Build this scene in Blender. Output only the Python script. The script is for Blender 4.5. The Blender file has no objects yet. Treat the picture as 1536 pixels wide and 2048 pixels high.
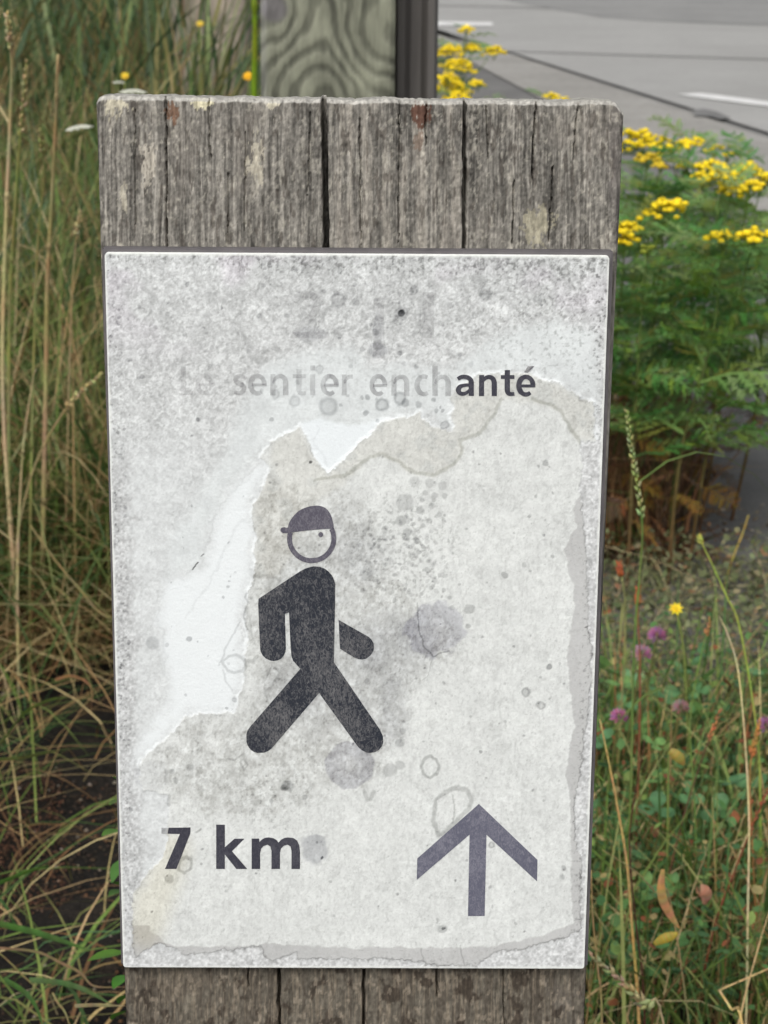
import bpy, math, random
import numpy as np
from mathutils import Matrix, Vector
from mathutils.geometry import tessellate_polygon

random.seed(7)
RNG = np.random.default_rng(7)
scene = bpy.context.scene
C = scene.collection

# ------------------------------------------------------------------ camera
F_PX = 4500.0                       # focal length in pixels of the 1536 x 2048 photograph
ZC = 0.637                          # height of the middle of the sign above the ground
PITCH, ROLL, YAW = math.radians(-15.84), math.radians(-0.47), math.radians(-0.61)
CAM = Vector((0.0019, -0.8542, ZC + 0.2905))
ORI = Matrix.Rotation(YAW, 3, 'Z') @ Matrix.Rotation(PITCH, 3, 'X') @ Matrix.Rotation(ROLL, 3, 'Y')
cd = bpy.data.cameras.new('camera')
cam = bpy.data.objects.new('camera', cd)
C.objects.link(cam)
cam.matrix_world = Matrix.Translation(CAM) @ (ORI @ Matrix.Rotation(math.pi / 2, 3, 'X')).to_4x4()
cd.sensor_fit = 'AUTO'
cd.sensor_width = 36.0
cd.lens = F_PX / 2048 * 36.0
cd.clip_start = 0.05
cd.clip_end = 600
cd.dof.use_dof = True
cd.dof.focus_distance = 0.895
cd.dof.aperture_fstop = 36
scene.camera = cam

# ------------------------------------------------------------------ sky, sun, exposure
SUN_EL, SUN_AZ = math.radians(42), math.radians(196)      # azimuth clockwise from +Y
world = bpy.data.worlds.new('World')
scene.world = world
world.use_nodes = True
wn, wl = world.node_tree.nodes, world.node_tree.links
bg = wn['Background']
sky = wn.new('ShaderNodeTexSky')
sky.sky_type = 'NISHITA'
sky.sun_disc = False
sky.sun_elevation = SUN_EL
sky.sun_rotation = SUN_AZ
sky.dust_density = 4.0
hs = wn.new('ShaderNodeHueSaturation')
hs.inputs['Saturation'].default_value = 0.22              # overcast: the sky is nearly white
wl.new(sky.outputs['Color'], hs.inputs['Color'])
wl.new(hs.outputs['Color'], bg.inputs['Color'])
bg.inputs['Strength'].default_value = 0.12
sd = bpy.data.lights.new('sun', 'SUN')
sun = bpy.data.objects.new('sun', sd)
C.objects.link(sun)
sd.energy = 1.5
sd.angle = math.radians(22)
sd.color = (1.0, 0.96, 0.9)
dirn = Vector((math.sin(SUN_AZ) * math.cos(SUN_EL), math.cos(SUN_AZ) * math.cos(SUN_EL), math.sin(SUN_EL)))
sun.rotation_euler = dirn.to_track_quat('Z', 'Y').to_euler()
vs = scene.view_settings
vs.view_transform = 'Standard'
vs.look = 'None'
vs.exposure = 0.24
vs.gamma = 1.0
vs.use_curve_mapping = False
scene.cycles.max_bounces = 6
scene.cycles.transparent_max_bounces = 8

# ------------------------------------------------------------------ helpers: places
def ray(x, y):
    return ORI @ Vector(((x - 768) / F_PX, 1.0, -(y - 1024) / F_PX))

def at(x, y, d):
    """Point d metres ahead of the camera that shows at photo pixel x, y."""
    r = ray(x, y)
    return CAM + r * (d / r.y)

def gnd(x, y, z=0.0):
    r = ray(x, y)
    return CAM + r * ((z - CAM.z) / r.z)

def lin(r, g, b, k=1.0):
    f = lambda c: ((c / 255 + 0.055) / 1.055) ** 2.4 if c > 10 else c / 255 / 12.92
    return (f(r) * k, f(g) * k, f(b) * k)

def lin_np(a):
    a = np.clip(a, 0, 255) / 255
    return np.where(a > 0.04, ((a + 0.055) / 1.055) ** 2.4, a / 12.92)

# ------------------------------------------------------------------ helpers: noise in numpy
def _hash(i, j, seed):
    n = (i.astype(np.int64) * 374761393 + j.astype(np.int64) * 668265263 + seed * 974711) & 0xFFFFFFFF
    n = ((n ^ (n >> 13)) * 1274126177) & 0xFFFFFFFF
    n = n ^ (n >> 16)
    return (n & 0xFFFF) / 65535.0

def vnoise(x, y, seed=0):
    x = np.asarray(x, float); y = np.asarray(y, float)
    i, j = np.floor(x), np.floor(y)
    fx, fy = x - i, y - j
    fx = fx * fx * (3 - 2 * fx); fy = fy * fy * (3 - 2 * fy)
    i = i.astype(np.int64); j = j.astype(np.int64)
    a, b = _hash(i, j, seed), _hash(i + 1, j, seed)
    c, d = _hash(i, j + 1, seed), _hash(i + 1, j + 1, seed)
    return (a + (b - a) * fx) * (1 - fy) + (c + (d - c) * fx) * fy      # 0..1

def fbm(x, y, seed=0, octaves=4):
    s, amp, tot = 0, 1.0, 0
    for o in range(octaves):
        s = s + amp * vnoise(x * 2 ** o + o * 17.3, y * 2 ** o - o * 9.1, seed + o)
        tot += amp; amp *= 0.5
    return s / tot

def sstep(a, b, x):
    t = np.clip((x - a) / (b - a), 0, 1)
    return t * t * (3 - 2 * t)

def sd_poly(px, py, poly):
    """Signed distance (negative inside) to a closed polygon."""
    P = np.array(poly, float)
    Q = np.roll(P, -1, 0)
    d2 = np.full(px.shape, 1e18)
    inside = np.zeros(px.shape, bool)
    for (ax, ay), (bx, by) in zip(P, Q):
        ex, ey = bx - ax, by - ay
        t = np.clip(((px - ax) * ex + (py - ay) * ey) / (ex * ex + ey * ey + 1e-9), 0, 1)
        d2 = np.minimum(d2, (px - ax - ex * t) ** 2 + (py - ay - ey * t) ** 2)
        if ay != by:
            c = (ay > py) != (by > py)
            inside ^= c & (px < ex * (py - ay) / (by - ay) + ax)
    d = np.sqrt(d2)
    return np.where(inside, -d, d)

def sd_line(px, py, pts):
    d2 = np.full(px.shape, 1e18)
    for (ax, ay), (bx, by) in zip(pts[:-1], pts[1:]):
        ex, ey = bx - ax, by - ay
        t = np.clip(((px - ax) * ex + (py - ay) * ey) / (ex * ex + ey * ey + 1e-9), 0, 1)
        d2 = np.minimum(d2, (px - ax - ex * t) ** 2 + (py - ay - ey * t) ** 2)
    return np.sqrt(d2)

# ------------------------------------------------------------------ helpers: objects
def tag(o, label=None, cat=None, group=None, kind=None):
    if label: o['label'] = label
    if cat: o['category'] = cat
    if group: o['group'] = group
    if kind: o['kind'] = kind
    return o

def thing(name, loc, label, cat, group=None):
    o = bpy.data.objects.new(name, None)
    o.empty_display_size = 0.05
    C.objects.link(o)
    o.location = loc
    return tag(o, label, cat, group)

def link(name, me, parent=None, mat=None):
    if mat is not None and not me.materials:
        me.materials.append(mat)
    o = bpy.data.objects.new(name, me)
    C.objects.link(o)
    if parent is not None:
        o.parent = parent
    return o

def np_mesh(name, verts, quads, cols=None, smooth=True, tris=None):
    """Fast mesh from numpy arrays."""
    me = bpy.data.meshes.new(name)
    verts = np.asarray(verts, np.float32)
    me.vertices.add(len(verts))
    me.vertices.foreach_set('co', verts.ravel())
    q = np.asarray(quads, np.int32).reshape(-1, 4) if quads is not None and len(quads) else np.zeros((0, 4), np.int32)
    t = np.asarray(tris, np.int32).reshape(-1, 3) if tris is not None and len(tris) else np.zeros((0, 3), np.int32)
    loops = np.concatenate([q.ravel(), t.ravel()])
    me.loops.add(len(loops))
    me.loops.foreach_set('vertex_index', loops)
    n = len(q) + len(t)
    me.polygons.add(n)
    starts = np.concatenate([np.arange(len(q)) * 4, len(q) * 4 + np.arange(len(t)) * 3]).astype(np.int32)
    me.polygons.foreach_set('loop_start', starts)
    me.update(calc_edges=True)
    me.validate()
    if smooth:
        me.polygons.foreach_set('use_smooth', np.ones(len(me.polygons), bool))
    if cols is not None:
        a = me.attributes.new('col', 'FLOAT_COLOR', 'POINT')
        c = np.ones((len(verts), 4), np.float32)
        c[:, :3] = cols
        a.data.foreach_set('color', c.ravel())
    return me

class MB:
    """Collects small shapes into one mesh with a colour per vertex."""
    def __init__(self):
        self.v, self.q, self.t, self.c = [], [], [], []
    def add(self, verts, quads=(), tris=(), col=(1, 1, 1)):
        b = len(self.v)
        self.v += [tuple(p) for p in verts]
        self.q += [[i + b for i in f] for f in quads]
        self.t += [[i + b for i in f] for f in tris]
        col = list(col)
        if len(col) == len(verts) and not isinstance(col[0], (int, float)):
            self.c += [tuple(k) for k in col]
        else:
            self.c += [tuple(col)] * len(verts)
    def tube(self, pts, radii, col, n=5):
        pts = [Vector(p) for p in pts]
        vs_, cs = [], []
        m = len(pts)
        for i, p in enumerate(pts):
            d = (pts[min(i + 1, m - 1)] - pts[max(i - 1, 0)]).normalized()
            a = d.orthogonal().normalized() if abs(d.z) > 0.999 else d.cross(Vector((0, 0, 1))).normalized()
            b = d.cross(a)
            r = radii[i] if hasattr(radii, '__len__') else radii
            for k in range(n):
                t = 2 * math.pi * k / n
                vs_.append(p + (a * math.cos(t) + b * math.sin(t)) * r)
                cs.append(col[i] if hasattr(col[0], '__len__') else col)
        q = [[i * n + k, i * n + (k + 1) % n, (i + 1) * n + (k + 1) % n, (i + 1) * n + k] for i in range(m - 1) for k in range(n)]
        self.add(vs_, q, (), cs)
        b = len(self.v)
        last = b - n
        self.t += [[last, last + k, last + k + 1] for k in range(1, n - 1)]
    def ribbon(self, pts, widths, side, col, fold=0.0):
        """A blade: a strip of width w along pts, folded along its mid rib."""
        pts = [Vector(p) for p in pts]
        side = Vector(side).normalized()
        vs_, cs = [], []
        m = len(pts)
        for i, p in enumerate(pts):
            d = (pts[min(i + 1, m - 1)] - pts[max(i - 1, 0)]).normalized()
            s = (side - d * side.dot(d)).normalized()
            nrm = s.cross(d)
            w = widths[i] / 2
            c = col[i] if hasattr(col[0], '__len__') else col
            vs_ += [p - s * w, p - nrm * (fold * w), p + s * w]
            cs += [c] * 3
        q = []
        for i in range(m - 1):
            k = i * 3
            q += [[k, k + 1, k + 4, k + 3], [k + 1, k + 2, k + 5, k + 4]]
        self.add(vs_, q, (), cs)
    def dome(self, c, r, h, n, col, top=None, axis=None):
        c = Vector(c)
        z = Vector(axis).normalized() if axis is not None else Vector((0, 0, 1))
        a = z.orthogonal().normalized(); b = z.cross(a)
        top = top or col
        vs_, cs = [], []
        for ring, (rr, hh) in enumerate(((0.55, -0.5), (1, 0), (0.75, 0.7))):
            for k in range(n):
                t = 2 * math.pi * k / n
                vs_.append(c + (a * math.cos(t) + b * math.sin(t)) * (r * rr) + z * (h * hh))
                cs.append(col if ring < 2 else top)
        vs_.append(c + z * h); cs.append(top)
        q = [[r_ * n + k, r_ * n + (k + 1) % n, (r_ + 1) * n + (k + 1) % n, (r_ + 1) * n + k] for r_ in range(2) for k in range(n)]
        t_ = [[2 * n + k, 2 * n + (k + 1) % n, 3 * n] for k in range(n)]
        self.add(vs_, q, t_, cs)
    def mesh(self, name, origin=(0, 0, 0), smooth=True):
        v = np.array(self.v, np.float32) - np.array(origin, np.float32)
        return np_mesh(name, v, self.q, np.array(self.c, np.float32), smooth, self.t)
    def build(self, name, mat, parent=None, smooth=True):
        o = parent.location if parent is not None else (0, 0, 0)
        return link(name, self.mesh(name, o, smooth), parent, mat)

# ------------------------------------------------------------------ materials
def new_mat(name):
    m = bpy.data.materials.new(name)
    m.use_nodes = True
    return m, m.node_tree.nodes, m.node_tree.links, m.node_tree.nodes['Principled BSDF']

def attr_mat(name, rough=0.6, spec=0.3, vscale=None, vamt=0.0, bump=0.0, bscale=400, trans=0.0, stretch=(1, 1, 1)):
    """Colour from the mesh's own colour attribute, varied by fine noise."""
    m, N, L, P = new_mat(name)
    a = N.new('ShaderNodeAttribute'); a.attribute_name = 'col'
    out = a.outputs['Color']
    tc = N.new('ShaderNodeTexCoord')
    mp = N.new('ShaderNodeMapping'); mp.inputs['Scale'].default_value = stretch
    L.new(tc.outputs['Object'], mp.inputs['Vector'])
    if vscale:
        nz = N.new('ShaderNodeTexNoise'); nz.inputs['Scale'].default_value = vscale; nz.inputs['Detail'].default_value = 5
        L.new(mp.outputs['Vector'], nz.inputs['Vector'])
        mr = N.new('ShaderNodeMapRange')
        mr.inputs['From Min'].default_value = 0.3; mr.inputs['From Max'].default_value = 0.7
        mr.inputs['To Min'].default_value = 1 - vamt; mr.inputs['To Max'].default_value = 1 + vamt
        L.new(nz.outputs['Fac'], mr.inputs['Value'])
        mx = N.new('ShaderNodeVectorMath'); mx.operation = 'SCALE'
        L.new(out, mx.inputs[0]); L.new(mr.outputs['Result'], mx.inputs['Scale'])
        out = mx.outputs[0]
    L.new(out, P.inputs['Base Color'])
    P.inputs['Roughness'].default_value = rough
    P.inputs['Specular IOR Level'].default_value = spec
    if bump:
        nb = N.new('ShaderNodeTexNoise'); nb.inputs['Scale'].default_value = bscale; nb.inputs['Detail'].default_value = 6
        L.new(mp.outputs['Vector'], nb.inputs['Vector'])
        bp = N.new('ShaderNodeBump'); bp.inputs['Strength'].default_value = bump; bp.inputs['Distance'].default_value = 0.001
        L.new(nb.outputs['Fac'], bp.inputs['Height']); L.new(bp.outputs['Normal'], P.inputs['Normal'])
    if trans:
        tb = N.new('ShaderNodeBsdfTranslucent')
        L.new(out, tb.inputs['Color'])
        ms = N.new('ShaderNodeMixShader'); ms.inputs['Fac'].default_value = trans
        L.new(P.outputs['BSDF'], ms.inputs[1]); L.new(tb.outputs['BSDF'], ms.inputs[2])
        L.new(ms.outputs['Shader'], N['Material Output'].inputs['Surface'])
    return m

M_LEAF = attr_mat('leaf', rough=0.5, spec=0.35, vscale=120, vamt=0.2, trans=0.3)
M_PETAL = attr_mat('petal', rough=0.6, spec=0.2, vscale=600, vamt=0.15, trans=0.15)
M_STRAW = attr_mat('straw', rough=0.7, spec=0.2, vscale=300, vamt=0.2)
M_SIGN = attr_mat('sign_print', rough=0.55, spec=0.25, vscale=1500, vamt=0.035, bump=0.15, bscale=900)
M_WOOD = attr_mat('weathered_wood', rough=0.9, spec=0.15, vscale=700, vamt=0.3, bump=0.7, bscale=500, stretch=(1, 1, 0.35))
M_GREENWOOD = attr_mat('treated_wood', rough=0.85, spec=0.2, vscale=150, vamt=0.12, bump=0.3, bscale=250, stretch=(1, 1, 0.3))
M_ROCK = attr_mat('stone', rough=0.9, spec=0.2, vscale=300, vamt=0.3)

def noise_mat(name, stops, scale=4, detail=8, rough=0.9, bump=0.3, bscale=60, bdist=0.004, fine=None, stretch=(1, 1, 1), metallic=0.0, spec=0.3):
    m, N, L, P = new_mat(name)
    tc = N.new('ShaderNodeTexCoord')
    mp = N.new('ShaderNodeMapping'); mp.inputs['Scale'].default_value = stretch
    L.new(tc.outputs['Object'], mp.inputs['Vector'])
    nz = N.new('ShaderNodeTexNoise'); nz.inputs['Scale'].default_value = scale; nz.inputs['Detail'].default_value = detail
    nz.inputs['Roughness'].default_value = 0.65
    L.new(mp.outputs['Vector'], nz.inputs['Vector'])
    cr = N.new('ShaderNodeValToRGB')
    L.new(nz.outputs['Fac'], cr.inputs['Fac'])
    el = cr.color_ramp.elements
    while len(el) < len(stops): el.new(0.5)
    for e, (p, c) in zip(el, stops):
        e.position = p; e.color = (*c, 1)
    out = cr.outputs['Color']
    if fine:
        n2 = N.new('ShaderNodeTexNoise'); n2.inputs['Scale'].default_value = fine[0]; n2.inputs['Detail'].default_value = 4
        L.new(mp.outputs['Vector'], n2.inputs['Vector'])
        mr = N.new('ShaderNodeMapRange'); mr.inputs['From Min'].default_value = 0.3; mr.inputs['From Max'].default_value = 0.7
        mr.inputs['To Min'].default_value = 1 - fine[1]; mr.inputs['To Max'].default_value = 1 + fine[1]
        L.new(n2.outputs['Fac'], mr.inputs['Value'])
        mx = N.new('ShaderNodeVectorMath'); mx.operation = 'SCALE'
        L.new(out, mx.inputs[0]); L.new(mr.outputs['Result'], mx.inputs['Scale'])
        out = mx.outputs[0]
    L.new(out, P.inputs['Base Color'])
    P.inputs['Roughness'].default_value = rough
    P.inputs['Metallic'].default_value = metallic
    P.inputs['Specular IOR Level'].default_value = spec
    if bump:
        nb = N.new('ShaderNodeTexNoise'); nb.inputs['Scale'].default_value = bscale; nb.inputs['Detail'].default_value = 8
        L.new(mp.outputs['Vector'], nb.inputs['Vector'])
        bp = N.new('ShaderNodeBump'); bp.inputs['Strength'].default_value = bump; bp.inputs['Distance'].default_value = bdist
        L.new(nb.outputs['Fac'], bp.inputs['Height']); L.new(bp.outputs['Normal'], P.inputs['Normal'])
    return m

M_SOIL = noise_mat('dark_soil', [(0.3, (0.007, 0.006, 0.005)), (0.55, (0.016, 0.013, 0.010)), (0.78, (0.045, 0.032, 0.022))], scale=14, bump=1.0, bscale=70, bdist=0.012, fine=(220, 0.5))
M_ASPHALT = noise_mat('old_asphalt', [(0.3, (0.13, 0.128, 0.125)), (0.7, (0.20, 0.197, 0.19))], scale=3, bump=0.6, bscale=220, bdist=0.004, fine=(260, 0.3))
M_CONC = noise_mat('road_concrete', [(0.25, (0.30, 0.297, 0.284)), (0.5, (0.345, 0.342, 0.33)), (0.75, (0.40, 0.396, 0.383))], scale=0.7, bump=0.2, bscale=150, bdist=0.003, fine=(40, 0.06))
M_CONC2 = noise_mat('gutter_concrete', [(0.25, (0.24, 0.232, 0.215)), (0.5, (0.31, 0.30, 0.28)), (0.75, (0.38, 0.37, 0.35))], scale=1.5, bump=0.3, bscale=150, bdist=0.003, fine=(30, 0.12))
M_JOINT = noise_mat('joint_tar', [(0.3, (0.13, 0.13, 0.13)), (0.7, (0.24, 0.238, 0.23))], scale=5)
M_PAINT = noise_mat('white_road_paint', [(0.35, (0.6, 0.6, 0.59)), (0.6, (0.8, 0.8, 0.79))], scale=8, bump=0.2)
M_STEEL = noise_mat('dark_steel', [(0.3, (0.055, 0.05, 0.047)), (0.7, (0.105, 0.098, 0.092))], scale=14, stretch=(3, 3, 0.25), rough=0.55, bump=0.15, bscale=40, bdist=0.001, spec=0.4)
M_BACK = noise_mat('backing_panel', [(0.3, (0.085, 0.08, 0.085)), (0.7, (0.15, 0.14, 0.145))], scale=60, rough=0.7, bump=0.2, bscale=300, bdist=0.0005)
M_PALE = noise_mat('pale_concrete', [(0.25, (0.14, 0.15, 0.10)), (0.45, (0.26, 0.225, 0.18)), (0.75, (0.38, 0.33, 0.28))], scale=14, bump=0.6, bscale=40, bdist=0.006, fine=(80, 0.2), stretch=(1, 1, 0.5))

# ------------------------------------------------------------------ ground, road, footpath
def sheet(name, pts, z, mat, parent=None, thick=0.0):
    """Flat polygon (list of x, y) as a slab with its top at z."""
    n = len(pts)
    tri = tessellate_polygon([[Vector((p[0], p[1], 0)) for p in pts]])
    v = [(p[0], p[1], z) for p in pts]
    f = []
    for t in tri:
        a, b, c = (Vector((*pts[i], 0)) for i in t)
        f.append(list(t) if (b - a).cross(c - a).z > 0 else list(t)[::-1])
    if thick:
        v += [(p[0], p[1], z - thick) for p in pts]
        area = sum(pts[i][0] * pts[(i + 1) % n][1] - pts[(i + 1) % n][0] * pts[i][1] for i in range(n))
        for i in range(n):
            j = (i + 1) % n
            f.append([i, i + n, j + n, j] if area > 0 else [j, j + n, i + n, i])
    me = bpy.data.meshes.new(name)
    me.from_pydata(v, [], f)
    return link(name, me, parent, mat)

# soil: fine and uneven near the post, one sheet to the horizon
gx = np.concatenate([[-300, -60, -12, -5], np.linspace(-2.2, 2.2, 150), [5, 12, 60, 300]])
gy = np.concatenate([[-300, -60, -10, -3], np.linspace(-1.2, 3.2, 150), [4, 6, 9, 14, 40, 400]])
GX, GY = np.meshgrid(gx, gy)
relief = (fbm(GX * 6, GY * 6, 3) - 0.75) * 0.05 + (fbm(GX * 30, GY * 30, 5) - 0.6) * 0.012
near = (np.abs(GX) < 2.3) & (GY > -1.3) & (GY < 3.3)
GZ = np.where(near, np.minimum(relief, -0.004), -0.02)
nyy, nxx = GX.shape
idx = np.arange(nyy * nxx).reshape(nyy, nxx)
quads = np.stack([idx[:-1, :-1], idx[:-1, 1:], idx[1:, 1:], idx[1:, :-1]], -1).reshape(-1, 4)
ground = link('ground', np_mesh('ground', np.stack([GX, GY, GZ], -1).reshape(-1, 3), quads), None, M_SOIL)
tag(ground, 'dark bare soil under the weeds', None, kind='structure')

def G(x, y):
    p = gnd(x, y)
    return (p.x, p.y)

# footpath of old asphalt behind the weeds on the right, its near edge ragged
edge = []
for i in range(41):
    t = i / 40
    X = 0.02 + t * 3.2
    edge.append((X, 1.62 + 0.10 * math.sin(t * 9) + 0.10 * (float(fbm(np.array(t * 25), np.array(0.3), 4)) - 0.5) * 2))
gut0, gut1 = Vector(G(985, 150)), Vector(G(1536, 440))
gdir = (gut1 - gut0).normalized()
far_l = gut0 - gdir * 12
near_r = gut0 + gdir * 16
path_pts = edge + [(3.22, near_r.y if near_r.y > 2.3 else 2.3)]
path_pts = edge + [tuple(gut0 + gdir * ((3.22 - gut0.x) / gdir.x))] if gdir.x > 0.05 else edge
path_pts += [tuple(gut0 + gdir * 2.0), tuple(gut0), tuple(gut0 - gdir * 3), (0.02, far_l.y)]
footpath = tag(sheet('footpath', path_pts, 0.004, M_ASPHALT), 'old grey asphalt footpath behind the flowering weeds', None, kind='structure')

# road: a base with tar joints, concrete slabs laid on it
seam0, seam1 = Vector(G(1005, 108)), Vector(G(1536, 278))
sdir = (seam1 - seam0).normalized()
snor = Vector((-sdir.y, sdir.x))
if snor.x < 0: snor = -snor
def RP(a, b):
    """Road point: a metres along the seam towards the viewer, b metres across to the far side."""
    p = seam0 + sdir * a + snor * b
    return (p.x, p.y)
road = tag(sheet('road', [tuple(gut0 + gdir * 30), RP(30, 9), RP(-60, 9), tuple(gut0 - gdir * 60)], 0.002, M_JOINT), 'pale grey concrete road with tar joints', None, kind='structure')
# gutter strip between the footpath and the seam
A0, A1 = gut0 - gdir * 40, gut0 + gdir * 25
sheet('gutter_slab', [tuple(A1), RP(25, -0.06), RP(5, -0.02), RP(-0.35, 0.01), tuple(gut0 - gdir * 1.2)], 0.010, M_CONC2, road)
sheet('gutter_slab', [tuple(gut0 - gdir * 1.3), RP(-0.5, -0.05), RP(-40, -0.05), tuple(A0)], 0.010, M_CONC2, road)
cuts = [-40, -9.2, -4.6, 0.0, 8.5, 17, 26]
tslope = 0.10
for k in range(len(cuts) - 1):
    a0, a1 = cuts[k], cuts[k + 1]
    g = 0.035
    sheet('road_slab', [RP(a1 - g, 0.04), RP(a1 - g + 2.2, 4.2), RP(a0 + g + 2.2, 4.2), RP(a0 + g, 0.04)], 0.012 + 0.0005 * (k % 2), M_CONC, road)
    sheet('road_slab', [RP(a1 - g + 2.25, 4.3), RP(a1 - g + 4, 8.9), RP(a0 + g + 4, 8.9), RP(a0 + g + 2.25, 4.3)], 0.0122 + 0.0005 * (k % 2), M_CONC, road)
M_PATCH = noise_mat('worn_dark_surfacing', [(0.3, (0.22, 0.22, 0.215)), (0.7, (0.29, 0.288, 0.28))], scale=1.2, bump=0.2, bscale=150, bdist=0.003, fine=(30, 0.08))
sheet('resurfaced_strip', [G(900, -60), G(945, -12), G(1060, 14), G(1200, 38), G(1300, 46), G(1536, 56), G(1800, 66), G(1800, -60)], 0.0145, M_PATCH, road)
sheet('tar_patch', [G(1383, 229), G(1405, 224), G(1432, 230), G(1462, 244), G(1440, 246), G(1418, 240), G(1390, 240)], 0.0155, M_JOINT, road)
# painted dashes
l0, l1 = Vector(G(1378, 195)), Vector(G(1560, 219))
ld = (l1 - l0).normalized(); ln = Vector((-ld.y, ld.x))
sheet('lane_dash', [tuple(l0 + ln * 0.07), tuple(l0 - ln * 0.07), tuple(l0 + ld * 3 - ln * 0.07), tuple(l0 + ld * 3 + ln * 0.07)], 0.017, M_PAINT, road)
e0 = Vector(G(985, 50)); e1 = Vector(G(850, 48))
sheet('lane_dash', [tuple(e0), tuple(Vector(G(985, 57))), tuple(Vector(G(760, 55))), tuple(Vector(G(760, 47)))], 0.017, M_PAINT, road)

# ------------------------------------------------------------------ the sign: pixel <-> plate coordinates
SW, SH = 0.193, 0.3009
corners = [((-SW / 2, SH / 2), (209, 504)), ((SW / 2, SH / 2), (1219, 513)), ((SW / 2, -SH / 2), (1169, 1937)), ((-SW / 2, -SH / 2), (247, 1935))]
A_, b_ = [], []
for (u, v), (x, y) in corners:
    A_.append([u, v, 1, 0, 0, 0, -x * u, -x * v]); b_.append(x)
    A_.append([0, 0, 0, u, v, 1, -y * u, -y * v]); b_.append(y)
HM = np.append(np.linalg.solve(np.array(A_, float), np.array(b_, float)), 1).reshape(3, 3)
HI = np.linalg.inv(HM)
def to_px(u, v):
    w = HM[2, 0] * u + HM[2, 1] * v + 1
    return (HM[0, 0] * u + HM[0, 1] * v + HM[0, 2]) / w, (HM[1, 0] * u + HM[1, 1] * v + HM[1, 2]) / w
def to_uv(x, y):
    w = HI[2, 0] * x + HI[2, 1] * y + HI[2, 2]
    return (HI[0, 0] * x + HI[0, 1] * y + HI[0, 2]) / w, (HI[1, 0] * x + HI[1, 1] * y + HI[1, 2]) / w

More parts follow.
